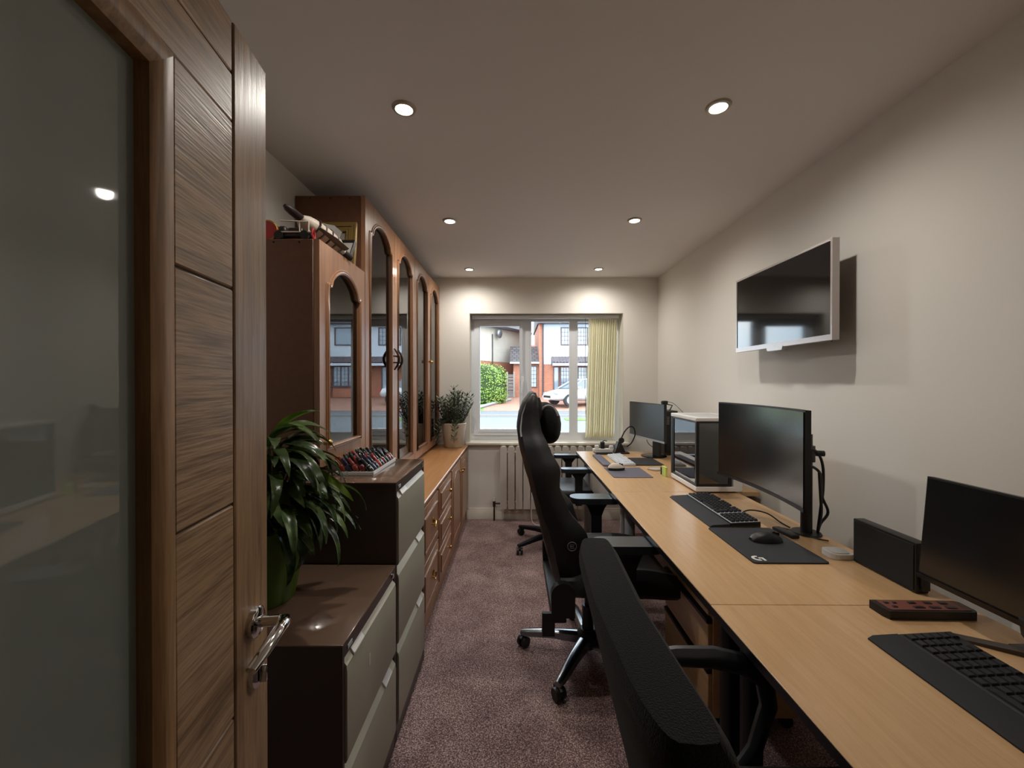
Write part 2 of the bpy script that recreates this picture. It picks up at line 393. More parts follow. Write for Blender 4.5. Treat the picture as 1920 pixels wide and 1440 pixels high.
bm = NB(); box(bm, WX0 - .05, WX1 + .05, GY + .05, YF + .4, WZ0 - .08, WZ0 - .03, .01); obj('outer_sill', bm, 'upvc', win)
bm = NB()
box(bm, WX0 - .001, WX0 + .004, YF - .001, GY, WZ0, WZ1); box(bm, WX1 - .004, WX1 + .001, YF - .001, GY, WZ0, WZ1); box(bm, WX0, WX1, YF - .001, GY, WZ1 - .004, WZ1 + .001)
obj('reveal_lining', bm, 'trim', win)

# ---- vertical blind
bl = thing('vertical_blind', 'cream vertical blind drawn to the right side of the window', 'blind', (.9, YF + .08, WZ0 + .02))
bm = NB(); box(bm, WX0 + .02, WX1 - .03, YF + .055, YF + .10, WZ1 - .045, WZ1 - .012, .004); obj('headrail', bm, 'upvc', bl)
bx0 = (1104 - CX) * (YF + .08) / F; bx1 = (1157 - CX) * (YF + .08) / F
NS = 13
for i in range(NS):
    x = bx0 + (bx1 - bx0) * (i + .5) / NS; sw = -.035
    bm = NB(); a = R(62 + random.uniform(-7, 7)); hw = .041; rg = []
    for z, dx in ((WZ1 - .05, 0), (1.4, sw * .45), (WZ0 + .03, sw)):
        ring = []
        for t in (-1, -.5, 0, .5, 1): ring.append((t, .004 * (1 - t * t)))
        pts = [Vector((x + dx + t * hw * math.cos(a) - c * math.sin(a), YF + .078 + t * hw * math.sin(a) + c * math.cos(a), z)) for t, c in ring]
        pts += [p + Vector((.0012 * math.sin(a), -.0012 * math.cos(a), 0)) for p in reversed(pts)]
        rg.append(pts)
    loft(bm, rg); s = obj('slat', bm, 'blind', bl)
    bm = NB(); box(bm, x - .004, x + .004, YF + .072, YF + .084, WZ1 - .055, WZ1 - .043); obj('hanger', bm, 'upvc', s)
bm = NB(); tube(bm, [(bx0 - .04, YF + .05, WZ1 - .045), (bx0 - .045, YF + .05, 1.3), (bx0 - .035, YF + .05, .98)], .0025, 6); obj('control_chain', bm, 'dgutter', bl)

# ---- downlights
def downlight(x, y, label):
    t = thing('downlight', label, 'ceiling light', (x, y, H), 0, 'recessed ceiling downlights')
    bm = NB(); lathe(bm, [(.030, 0), (.032, -.008), (.042, -.007), (.046, 0)], (x, y, H), 28, cap=False); obj('trim_ring', bm, 'ringmetal', t)
    bm = NB(); lathe(bm, [(.0005, -.003), (.029, -.003), (.0315, -.001)], (x, y, H), 24, cap=False); obj('lens', bm, 'wlens', t)
    L = bpy.data.lights.new('downlight_lamp', 'SPOT'); L.energy = LAMP_POWER; L.color = (1, .95, .88); L.spot_size = R(168); L.spot_blend = 1.0; L.shadow_soft_size = .03
    lo = bpy.data.objects.new('downlight_lamp', L); COL.objects.link(lo); lo.parent = t; lo.location = (0, 0, -.015)
downlight(-.42, 1.55, 'large ceiling downlight nearest the camera, on the glass cabinet side')
downlight(.763, 1.55, 'large ceiling downlight nearest the camera, on the television side')
downlight(-.42, 2.63, 'ceiling downlight in the middle row, on the glass cabinet side')
downlight(.763, 2.63, 'ceiling downlight in the middle row, on the television side')
downlight(-.42, 3.76, 'small ceiling downlight nearest the window, on the glass cabinet side')
downlight(.763, 3.76, 'small ceiling downlight nearest the window, on the television side')

# ================================================================ the open oak door
DA = R(8.15); DW, DH, DT = .762, 1.953, .040
door = thing('door_1', None, None, (-.475, .78, 0), 0); struct(door)
# leaf space: x runs from the latch edge towards the hinges, y is the face normal towards the room, z up
door.rotation_euler = (0, 0, math.atan2(-math.cos(DA), math.sin(DA)))
def dbox(name, x0, x1, z0, z1, y0, y1, mat, bev=.0025, parent=None):
    bm = NB(); box(bm, x0, x1, y0, y1, z0, z1, bev); return obj(name, bm, mat, parent or door, local=True)
for x0, x1 in ((0, .1135), (DW - .1135, DW)): dbox('stile', x0, x1, .006, DH, -DT, 0, 'oak_v')
GZ0, GZ1, GX0, GX1 = .22, 1.745, .299, DW - .299
zs = [.006, .116, .466, .816, 1.166, 1.516, 1.866, DH]
for z0, z1 in zip(zs, zs[1:]):
    a, b_ = z0 + .0015, z1 - .0015
    if z1 <= GZ0 - .04 or z0 >= GZ1 + .04: dbox('board', .1165, DW - .1165, a, b_, -DT + .001, -.001, 'oak_h'); continue
    sa, sb = a, b_
    if a < GZ0 - .042: dbox('board', .1165, DW - .1165, a, GZ0 - .042, -DT + .001, -.001, 'oak_h'); sa = GZ0 - .042
    if b_ > GZ1 + .042: dbox('board', .1165, DW - .1165, GZ1 + .042, b_, -DT + .001, -.001, 'oak_h'); sb = GZ1 + .042
    for x0, x1 in ((.1165, GX0 - .042), (GX1 + .042, DW - .1165)): dbox('board', x0, x1, sa, sb, -DT + .001, -.001, 'oak_h')
dbox('core', .112, GX0 - .03, .02, DH - .02, -DT + .004, -.005, 'cab_dark', 0); dbox('core', GX1 + .03, DW - .112, .02, DH - .02, -DT + .004, -.005, 'cab_dark', 0)
def bead(x0, x1, z0, z1, hor):
    bm = NB(); w = .042
    prof = [(0, -.016), (0, -.001), (.012, .006), (.03, .006), (w, -.001), (w, -.03), (0, -.03)]
    def f(u, v, q):
        return None
    if hor: zin, s = (z1, -1) if hor > 0 else (z0, 1)
    pts = []
    if hor == 0:
        inner, sgn = x0, x1
        for zz, ext in ((z0, 0), (z1, 0)):
            pts.append([Vector((inner + sgn * u, v, zz + (-u if zz == z0 else u))) for u, v in prof])
    else:
        for xx in (x0, x1):
            pts.append([Vector((xx + (-u if xx == x0 else u), v, (z1 + u) if hor > 0 else (z0 - u))) for u, v in prof])
    loft(bm, pts); obj('bead', bm, 'oak_bead', door, local=True)
bead(GX0, -1, GZ0, GZ1, 0); bead(GX1, 1, GZ0, GZ1, 0); bead(GX0, GX1, GZ0, GZ1, 1); bead(GX0, GX1, GZ0, GZ1, -1)
dbox('frosted_pane', GX0 - .006, GX1 + .006, GZ0 - .006, GZ1 + .006, -.026, -.018, 'frost', 0)
# lever handle
hd = bpy.data.objects.new('handle', None)
HZ, HU = .938, .058
bm = NB(); cyl(bm, (HU, 0, HZ), (HU, .009, HZ), .026, .026, 28); cyl(bm, (HU, .009, HZ), (HU, .012, HZ), .026, .022, 28)
hr = obj('handle_rose', bm, 'chrome', door, local=True)
bm = NB(); cyl(bm, (HU, .01, HZ), (HU, .045, HZ), .0095, .0095, 16)
tube(bm, [(HU, .044, HZ), (HU + .003, .054, HZ + .002), (HU + .022, .059, HZ + .005), (HU + .05, .060, HZ + .006), (HU + .085, .057, HZ - .001), (HU + .115, .050, HZ - .012)], [.0095, .011, .0115, .011, .0105, .009], 14, flat=.8)
obj('lever', bm, 'chrome', hr, local=True)
bm = NB(); cyl(bm, (HU - .005, 0, HZ - .095), (HU - .005, .008, HZ - .095), .024, .023, 24); ke = obj('lock_escutcheon', bm, 'chrome', door, local=True)
bm = NB(); box(bm, HU - .008, HU - .002, .008, .022, HZ - .112, HZ - .080, .003, 2); obj('thumb_turn', bm, 'chrome', ke, local=True)
for z in (.25, 1.0, 1.72):
    bm = NB(); cyl(bm, (DW + .004, .006, z - .05), (DW + .004, .006, z + .05), .007, .007, 12); obj('hinge', bm, 'chrome', door, local=True)

# ================================================================ filing cabinets
def filing(name, label, y0, y1, ztop, rows, xf=-.45):
    x0 = xf - .62
    t = thing(name, label, 'filing cabinet', ((x0 + xf) / 2, (y0 + y1) / 2, 0))
    bm = NB(); box(bm, x0, xf, y0, y0 + .012, .0, ztop - .006); box(bm, x0, xf, y1 - .012, y1, 0, ztop - .006); box(bm, x0, x0 + .01, y0, y1, 0, ztop - .006)
    box(bm, x0, xf - .03, y0 + .005, y1 - .005, .03, ztop - .01); box(bm, xf - .03, xf, y0 + .01, y1 - .01, ztop - .04, ztop - .006); box(bm, xf - .06, xf - .001, y0 + .01, y1 - .01, 0, .055)
    obj('body', bm, 'fc_body', t)
    bm = NB(); box(bm, x0, xf + .001, y0, y1, ztop - .006, ztop, .002, 2); obj('top', bm, 'fc_top', t)
    bm = NB(); box(bm, xf + .0005, xf + .0025, y0 + .03, y0 + .06, ztop - .030, ztop - .018, .0005); obj('badge', bm, 'lgrey', t)
    n = len(rows)
    for k, (z0, z1) in enumerate(rows):
        bm = NB(); lh = .032
        prism(bm, [[(xf - .03, z0), (xf + .002, z0), (xf + .006, z0 + .008), (xf + .006, z1 - lh - .012), (xf + .004, z1 - lh), (xf - .03, z1 - lh)]], lambda u, v, w: Vector((u, w, v)), y0 + .016, y1 - .016)
        d = obj('drawer', bm, 'fc_drawer', t)
        bm = NB(); prism(bm, [[(xf + .004, z1 - lh - .001), (xf + .005, z1 - lh + .002), (xf - .014, z1 - .004), (xf - .020, z1 - .004), (xf - .020, z1 - lh - .001)]], lambda u, v, w: Vector((u, w, v)), y0 + .016, y1 - .016); obj('pull_lip', bm, 'fc_lip', d)
        ya = y0 + .06 if k == n - 1 else y1 - .14
        bm = NB(); prism(bm, [[(xf + .007, z1 - lh + .002), (xf + .003, z1 - lh + .008), (xf - .010, z1 - .007), (xf - .006, z1 - .004), (xf + .008, z1 - lh + .008)]], lambda u, v, w: Vector((u, w, v)), ya, ya + .075); obj('label_holder', bm, 'white', d)
    bm = NB(); cyl(bm, (xf, y1 - .045, ztop - .022), (xf + .006, y1 - .045, ztop - .022), .008, .008, 14); obj('lock', bm, 'chrome', t)
    return t
fc3 = filing('filing_cabinet', 'tall brown filing cabinet with three grey drawers, under the bottle tray', 1.54, 2.012, .985, [(.06, .355), (.365, .655), (.665, .95)])
fc2 = filing('filing_cabinet', 'low brown filing cabinet with two grey drawers, carrying the green plant pot', 1.06, 1.532, .678, [(.06, .345), (.355, .643)])
bm = NB(); box(bm, -.4438, -.4433, 1.235, 1.25, .50, .535); obj('sticker', bm, 'fc_lip', fc2)

# ================================================================ glass fronted cabinets
XC = -.754
def arch_loop(y0, y1, z0, zs_, h, n=26):
    p = [(y0, z0), (y1, z0), (y1, zs_)]
    for i in range(n + 1):
        t = 1 - i / n; q = min(1, max(0, (t - .08) / .84))
        f = math.sin(PI * q) ** .62
        dip = -.012 * math.exp(-((min(t, 1 - t) - .05) / .035) ** 2)
        p.append((y0 + (y1 - y0) * t, zs_ + h * f + dip + .006))
    p.append((y0, zs_)); return p
def glass_door(parent, y0, y1, z0, z1, xf, knob=None, bow=None, fr=.075):
    bm = NB(); inner = arch_loop(y0 + fr, y1 - fr, z0 + fr, z1 - fr - .085, .075)
    prism(bm, [rect(y0 + .002, y1 - .002, z0, z1), inner], FX, xf - .022, xf)
    d = obj('door', bm, 'cab', parent)
    bm = NB()
    for off, r, xo in ((0.004, .0075, .002), (.016, .0045, .001)):
        ip = arch_loop(y0 + fr - off, y1 - fr + off, z0 + fr - off, z1 - fr - .085, .075 + off)
        tube(bm, [(xf + xo, a, b_) for a, b_ in ip], r, 6, closed=True)
    obj('moulding', bm, 'cab', d)
    bm = NB(); box(bm, xf - .016, xf - .012, y0 + fr - .012, y1 - fr + .012, z0 + fr - .012, z1 - fr + .0); obj('pane', bm, 'cabglass', d)
    if knob:
        bm = NB(); cyl(bm, (xf, knob[0], knob[1]), (xf + .012, knob[0], knob[1]), .006, .005, 12)
        rings = []
        for k in range(8):
            a = PI * k / 7; rings.append([Vector((xf + .022 - .011 * math.cos(a), knob[0] + max(.0006, .014 * math.sin(a)) * math.cos(q), knob[1] + max(.0006, .014 * math.sin(a)) * math.sin(q))) for q in [2 * PI * j / 14 for j in range(14)]])
        loft(bm, rings); obj('knob', bm, 'brass', d)
    if bow:
        yb, zb = bow; bm = NB()
        tube(bm, [(xf + .006 + .030 * math.sin(PI * i / 12), yb, zb - .066 + .132 * i / 12) for i in range(13)], [.004 + .004 * math.sin(PI * i / 12) for i in range(13)], 10)
        cyl(bm, (xf, yb, zb - .02), (xf + .034, yb, zb - .02), .004, .004, 8); cyl(bm, (xf, yb, zb + .02), (xf + .034, yb, zb + .02), .004, .004, 8)
        obj('bow_handle', bm, 'darkbrass', d)
    return d
def glass_cabinet(label, y0, y1, z0, z1, ndoor, **kw):
    t = thing('display_cabinet', label, 'cabinet', ((XL + XC) / 2, (y0 + y1) / 2, z0))
    xb, xf = XL + .004, XC - .024
    for a, b_ in ((y0, y0 + .018), (y1 - .018, y1)):
        bm = NB(); box(bm, xb, xf, a, b_, z0, z1, .001); obj('side_panel', bm, 'cab_side', t)
    bm = NB(); box(bm, xb, xf, y0 + .018, y1 - .018, z0, z0 + .03); obj('base_panel', bm, 'cab_side', t)
    bm = NB(); box(bm, xb, xf, y0 + .018, y1 - .018, z1 - .02, z1); obj('top_panel', bm, 'cab_side', t)
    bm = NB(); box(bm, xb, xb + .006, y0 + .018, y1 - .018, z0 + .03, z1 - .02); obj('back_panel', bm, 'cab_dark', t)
    ns = max(2, round((z1 - z0) / .36))
    for k in range(1, ns):
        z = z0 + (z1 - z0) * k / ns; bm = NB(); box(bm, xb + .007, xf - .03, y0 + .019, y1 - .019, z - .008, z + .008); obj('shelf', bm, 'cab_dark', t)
    for x in (XL + .08, XL + .18, XL + .28):
        bm = NB(); cyl(bm, (x, y0, z1 - .012), (x, y0 - .0015, z1 - .012), .004, .004, 10); obj('screw', bm, 'darkmetal', t)
    w = (y1 - y0) / ndoor
    for k in range(ndoor):
        kn = kw['knobs'][k] if 'knobs' in kw else None; bo = kw['bows'][k] if 'bows' in kw else None
        glass_door(t, y0 + w * k, y0 + w * (k + 1), z0 + kw.get('lift', .03), z1, XC, kn, bo)
    return t
ZC = .745
short = glass_cabinet('short glass fronted cabinet standing on the filing cabinet, toys on top', 1.572, 2.052, .986, 1.915, 1, knobs=[(1.61, 1.125)], lift=.045)
tall1 = glass_cabinet('tall pair of arched glass doors with bow handles, next to the short cabinet', 2.056, 3.07, ZC + .001, 2.30, 2, bows=[(2.53, 1.505), (2.60, 1.505)])
tall2 = glass_cabinet('tall pair of arched glass doors with brass knobs, in the corner by the window', 3.074, 4.076, ZC + .001, 2.30, 2, knobs=[(3.545, 1.54), (3.605, 1.54)])
# cloth behind the short cabinet's glass
bm = NB(); rg = []
for z in (1.06, 1.5, 1.88):
    a = [Vector((XC - .075 + .008 * math.sin(i * 1.25 + z * 2), 1.595 + .43 * i / 40, z)) for i in range(41)]
    rg.append(a + [p + Vector((-.003, 0, 0)) for p in reversed(a)])
loft(bm, rg); tag(obj('curtain', bm, 'teal'), 'dark teal gathered curtain behind the short cabinet glass', 'curtain')

# ---- base units and counter
XB = -.489
def raised(parent, name, y0, y1, z0, z1, xf, arched=False, knob=None, drop=None):
    bm = NB(); box(bm, xf - .018, xf, y0 + .002, y1 - .002, z0 + .002, z1 - .002, .004, 2); d = obj(name, bm, 'cab', parent)
    m_ = min(.055, (z1 - z0) * .24); a0, a1, c0, c1 = y0 + m_, y1 - m_, z0 + m_, z1 - m_
    lp = arch_loop(a0, a1, c0, c1 - .055, .05) if arched else rect(a0, a1, c0, c1)
    bm = NB(); prism(bm, [lp], FX, xf - .002, xf + .004); obj('raised_panel', bm, 'cab', d)
    bm = NB(); tube(bm, [(xf + .002, a, b_) for a, b_ in lp], .0055, 6, closed=True); obj('moulding', bm, 'cab', d)
    bm = NB()
    if knob:
        ky, kz = knob; cyl(bm, (xf, ky, kz), (xf + .016, ky, kz), .005, .005, 10)
        rings = []
        for k in range(7):
            q = PI * k / 6; rings.append([Vector((xf + .024 - .010 * math.cos(q), ky + max(.0005, .013 * math.sin(q)) * math.cos(s), kz + max(.0005, .013 * math.sin(q)) * math.sin(s))) for s in [2 * PI * j / 12 for j in range(12)]])
        loft(bm, rings); obj('knob', bm, 'brass', d)
    elif drop:
        ky, kz = drop
        lathe(bm, [(.001, 0), (.016, .002), (.018, .008), (.010, .014)], (0, 0, 0), 16)
        for v in bm.verts: v.co = Vector((xf + v.co.z, ky + v.co.x, kz + v.co.y))
        tube(bm, [(xf + .016, ky - .03 + .06 * i / 10, kz - .012 - .026 * math.sin(PI * i / 10)) for i in range(11)], .0045, 8)
        for s in (-1, 1): cyl(bm, (xf, ky + s * .03, kz - .012), (xf + .018, ky + s * .03, kz - .012), .005, .005, 10)
        obj('drop_handle', bm, 'brass', d)
    else: bm.free()
    return d
def base_unit(label, y0, y1, kind, ky=None):
    t = thing('base_unit', label, 'cabinet', ((XL + XB) / 2, (y0 + y1) / 2, 0))
    bm = NB(); box(bm, XL + .004, XB - .02, y0, y1, .0, ZC - .042); obj('carcass', bm, 'cab_side', t)
    bm = NB(); box(bm, XB - .021, XB - .002, y0, y1, 0, .105, .002); obj('plinth', bm, 'cab', t)
    bm = NB(); box(bm, XB - .021, XB - .004, y0, y0 + .02, .105, ZC - .042); box(bm, XB - .021, XB - .004, y1 - .02, y1, .105, ZC - .042); obj('face_frame', bm, 'cab', t)
    a, b_ = y0 + .012, y1 - .012
    if kind == 'two':
        for z0, z1 in ((.11, .40), (.41, .70)): raised(t, 'drawer', a, b_, z0, z1, XB + .016, drop=((a + b_) / 2 + .04, (z0 + z1) / 2 + .02))
    elif kind == 'three':
        for z0, z1 in ((.11, .305), (.31, .505), (.51, .70)): raised(t, 'drawer', a, b_, z0, z1, XB + .016, knob=((a + b_) / 2 + .06, (z0 + z1) / 2 + .005))
    else: raised(t, 'door', a, b_, .11, .70, XB + .016, True, knob=(ky, .60))
    return t
base_unit('wooden base unit with two deep drawers and brass drop handles', 2.056, 2.535, 'two')
base_unit('wooden base unit with three drawers and brass knobs', 2.538, 3.04, 'three')
base_unit('wooden base unit with one arched door, beside the three drawers', 3.043, 3.55, 'door', 3.50)
base_unit('wooden base unit with one arched door, in the corner under the potted succulent', 3.553, 4.058, 'door', 3.60)
bm = NB(); prism(bm, [[(XL + .003, ZC - .038), (-.480, ZC - .038), (-.476, ZC - .032), (-.472, ZC - .026), (-.472, ZC - .018), (-.465, ZC - .014), (-.465, ZC - .004), (-.470, ZC), (XL + .003, ZC)]], lambda u, v, w: Vector((u, w, v)), 2.04, 4.06)
tag(obj('counter_top', bm, 'counter'), 'long wooden counter top with moulded edge over the base units', 'counter')

# ================================================================ things on the short cabinet
ZT_ = 1.916
pf = thing('picture_frame', 'gilt picture frame leaning on the tall cabinet side, above the toys', 'picture frame', (-.87, 2.02, ZT_))
def frame_parts(t, cx, y, z0, w, h, tilt, mats, bw, steps=4):
    """frame standing in the x-z plane facing -y, leaning back"""
    def f(u, v, wv): return Vector((cx + u, y + v * math.sin(tilt) + wv * math.cos(tilt), z0 + v * math.cos(tilt) - wv * math.sin(tilt)))
    bm = NB()
    for k in range(steps):
        a = bw * k / steps; b_ = bw * (k + 1) / steps
        prism(bm, [rect(-w / 2 + a, w / 2 - a, a, h - a), rect(-w / 2 + b_ - .002, w / 2 - b_ + .002, b_ - .002, h - b_ + .002)], f, -.012 - .003 * (k % 2) - .004 * (steps - k) / steps, .006)
    obj('moulding', bm, mats[0], t, smooth=False)
    bm = NB(); prism(bm, [rect(-w / 2 + bw * .9, w / 2 - bw * .9, bw * .9, h - bw * .9)], f, -.003, .004); obj('picture', bm, mats[1], t)
frame_parts(pf, -.885, 1.99, ZT_, .21, .235, R(9), ('gold', 'mountcard'), .05)
pf2 = thing('picture_frame', 'pale card picture with thin black frame leaning behind the toy spaceship', 'picture frame', (-.835, 1.90, ZT_))
frame_parts(pf2, -.845, 1.895, ZT_, .15, .15, R(35), ('blk', 'grey_card'), .006, 1)
def P3(px, py, X):        # point on plane X=const
    Y = X * F / (px - CX); return Vector((X, Y, CZ - (py - CY) * Y / F))
# toy spaceship
sp = thing('toy_spaceship', 'white and brown toy spaceship with dark nose and engines, on the short cabinet', 'toy', (-.86, 1.72, ZT_))
A = Vector((-.868, 1.65, 2.025)); B = Vector((-.79, 1.825, 1.958))
dv = (B - A)
bm = NB(); tube(bm, [A + dv * t for t in (0, .12, .3, .6, .85, 1)], [.022, .040, .050, .054, .050, .036], 12, flat=.72); obj('hull', bm, 'toy_white', sp)
bm = NB(); tube(bm, [A + dv * t + Vector((0, 0, .002)) for t in (-.36, -.30, -.18, -.02, .06)], [.008, .016, .019, .019, .015], 10, flat=.8); obj('nose', bm, 'toy_dark', sp)
for k in range(4):
    bm = NB(); q = A + dv * (.36 + .13 * k) + Vector((.010, -.010, .026)); box(bm, q.x - .006, q.x + .006, q.y - .008, q.y + .008, q.z + .004, q.z + .014, .001); obj('window_block', bm, 'blk', sp)
sd = dv.cross(Vector((0, 0, 1))).normalized(); up = sd.cross(dv).normalized(); dn = dv.normalized()
for k, (t0, m_) in enumerate(((.28, 'toy_dark'), (.44, 'toy_grey'), (.60, 'toy_dark'), (.76, 'toy_grey'))):
    c0 = A + dv * t0; bm = NB(); tube(bm, [c0 + (sd * math.cos(2 * PI * i / 20) * .70 + up * math.sin(2 * PI * i / 20)) * .0 + sd * .052 * math.cos(2 * PI * i / 20) + up * .040 * math.sin(2 * PI * i / 20) for i in range(20)], .004, 5, closed=True); obj('hull_band', bm, m_, sp)
for s in (-1, 1):
    o_ = A + dv * .62 + up * .034 + sd * s * .02; bm = NB(); loft(bm, [[o_ + dn * a + sd * b_ for a, b_ in ((-.05, -.004), (.05, -.004), (.05, .004), (-.05, .004))], [o_ + up * .035 + dn * a + sd * b_ for a, b_ in ((.01, -.002), (.055, -.002), (.055, .002), (.01, .002))]]); obj('fin', bm, 'toy_grey', sp)
for s, mname in ((1, 'toy_grey'), (-1, 'toy_white')):
    bm = NB(); o = A + dv * .25 + sd * s * .046 + Vector((0, 0, -.012)); e = A + dv * .95 + sd * s * .058 + Vector((0, 0, -.016))
    tube(bm, [o, (o + e) / 2, e], [.012, .026, .020], 6, flat=.35); obj('wing', bm, mname, sp)
for s in (.032, -.01):
    bm = NB(); o = B + sd * s + Vector((0, 0, -.018)); cyl(bm, o, o + dv.normalized() * .045 + Vector((0, 0, .0)), .013, .015, 14); en = obj('engine', bm, 'toy_dark', sp)
    bm = NB(); cyl(bm, o - dv.normalized() * .018, o, .014, .0135, 14); obj('engine_band', bm, 'white', en)
bm = NB(); lo = A + dv * .8; cyl(bm, (lo.x, lo.y, ZT_), (lo.x, lo.y, lo.z - .02), .006, .006, 8); box(bm, lo.x - .03, lo.x + .03, lo.y - .03, lo.y + .03, ZT_, ZT_ + .006); obj('stand', bm, 'blk', sp)
# grey block model behind
gm = thing('toy_model', 'small grey studded block model leaning on the gilt frame', 'toy', (-.87, 1.84, ZT_))
bm = NB()
for k in range(9):
    q = Vector((-.93 + .013 * k, 1.80 + .014 * k, 2.055 - .009 * k)); box(bm, q.x - .013, q.x + .013, q.y - .012, q.y + .012, q.z - .018, q.z + .006 + .008 * (k % 2), .001)
obj('blocks', bm, 'toy_grey', gm)
bm = NB()
for k in range(9):
    q = Vector((-.93 + .013 * k, 1.80 + .014 * k, 2.055 - .009 * k)); cyl(bm, (q.x, q.y, q.z + .004), (q.x, q.y, q.z + .020), .005, .005, 8)
obj('studs', bm, 'lgrey', gm)
bm = NB(); cyl(bm, (-.885, 1.85, ZT_), (-.885, 1.85, 2.02), .007, .007, 8); box(bm, -.92, -.85, 1.82, 1.88, ZT_, ZT_ + .006); obj('stand', bm, 'toy_grey', gm)
# dark toy truck
tk = thing('toy_truck', 'black toy truck with pale frame bars at the near edge of the short cabinet top', 'toy', (-.86, 1.61, ZT_))
bm = NB(); box(bm, -.93, -.79, 1.585, 1.64, ZT_ + .014, ZT_ + .026, .002); box(bm, -.885, -.83, 1.59, 1.635, ZT_ + .026, ZT_ + .05, .003); box(bm, -.925, -.895, 1.59, 1.635, ZT_ + .026, ZT_ + .058, .006); obj('chassis', bm, 'toy_dark', tk)
for x in (-.915, -.815):
    for y in (1.582, 1.643):
        bm = NB(); cyl(bm, (x, y - .006, ZT_ + .017), (x, y + .006, ZT_ + .017), .017, .017, 16); obj('wheel', bm, 'blk', tk)
for a, b_ in (((-.93, 1.583, ZT_ + .03), (-.79, 1.583, ZT_ + .03)), ((-.835, 1.583, ZT_ + .03), (-.835, 1.583, ZT_ + .07)), ((-.91, 1.583, ZT_ + .074), (-.80, 1.583, ZT_ + .069)), ((-.80, 1.583, ZT_ + .03), (-.80, 1.583, ZT_ + .069))):
    bm = NB(); tube(bm, [a, b_], .0028, 6); obj('frame_bar', bm, 'toy_white', tk)
# red tin and pink clip
rt = thing('round_tin', 'red round tin with yellow rim on the short cabinet beside the door', 'tin', (-.985, 1.62, ZT_))
bm = NB(); cyl(bm, (-.972, 1.60, ZT_ + .0435), (-.972, 1.64, ZT_ + .0435), .036, .036, 28); obj('body', bm, 'red', rt)
bm = NB(); tube(bm, [(-.972 + .038 * math.cos(2 * PI * i / 28), 1.603, ZT_ + .0435 + .038 * math.sin(2 * PI * i / 28)) for i in range(28)], .0035, 6, closed=True); obj('rim', bm, 'yellow', rt)
bm = NB(); tube(bm, [(-.782, 1.585 + .010 * math.sin(a), ZT_ + .0225 + .019 * math.cos(a)) for a in [2 * PI * i / 16 for i in range(16)]], .0035, 6, closed=True)
tag(obj('ring_clip', bm, 'red'), 'small red ring clip standing on the front corner of the short cabinet', 'clip')

# ================================================================ bottle tray on the filing cabinet
ZF = .986
tr = thing('bottle_tray', 'shallow white tray full of small bottles on the tall filing cabinet', 'tray', (-.645, 1.8, ZF))
TX0, TX1, TY0, TY1 = -.725, -.572, 1.645, 1.955
bm = NB(); box(bm, TX0, TX1, TY0, TY1, ZF, ZF + .003); obj('base', bm, 'lgrey', tr)
for a in ((TX0, TX0 + .003, TY0, TY1), (TX1 - .003, TX1, TY0, TY1), (TX0, TX1, TY0, TY0 + .003), (TX0, TX1, TY1 - .003, TY1)):
    bm = NB(); box(bm, a[0], a[1], a[2], a[3], ZF + .003, ZF + .016, .0008); obj('rim', bm, 'white', tr)
cols = {'dark red': (98, 22, 26), 'bright red': (140, 36, 34), 'navy': (34, 34, 62), 'black': (22, 24, 26), 'dark green': (26, 44, 42), 'brick red': (126, 50, 38)}
mats = {k: plain('varnish_' + k.replace(' ', '_'), v, .12, coat=.6) for k, v in cols.items()}
proto = {}
for i in range(5):
    for j in range(9):
        if j < 3: c = random.choice(['navy', 'navy', 'dark red', 'black'] if i > 2 else ['brick red', 'black', 'dark red', 'navy'])
        elif j < 6: c = random.choice(['bright red', 'dark red', 'black', 'navy'])
        else: c = random.choice(['dark green', 'black', 'dark green', 'dark red'])
        if c not in proto:
            t = thing('varnish_bottle', 'small glossy %s varnish bottle standing in the white tray' % c, 'bottle', (0, 0, 0), 0, '%s bottles in the tray' % c)
            bm = NB(); lathe(bm, [(.006, 0), (.0105, .001), (.0115, .004), (.0115, .024), (.009, .029), (.005, .031), (.005, .034)], (0, 0, 0), 12); obj('glass_body', bm, mats[c], t, local=True)
            bm = NB(); lathe(bm, [(.0065, .032), (.0068, .034), (.0055, .058), (.004, .060)], (0, 0, 0), 10); obj('cap', bm, mats[c] if c != 'dark red' else 'blk_gloss', t, local=True)
            proto[c] = t; o = t
        else: o = copy_tree(proto[c])
        o.location = (TX0 + .030 + .0275 * i, TY0 + .020 + .0335 * j, ZF + .0042 + .0070); o.rotation_euler = (R(random.uniform(-6, 6)), R(-34 + random.uniform(-5, 5)), 0); o.scale = (1.15, 1.15, 1.15)

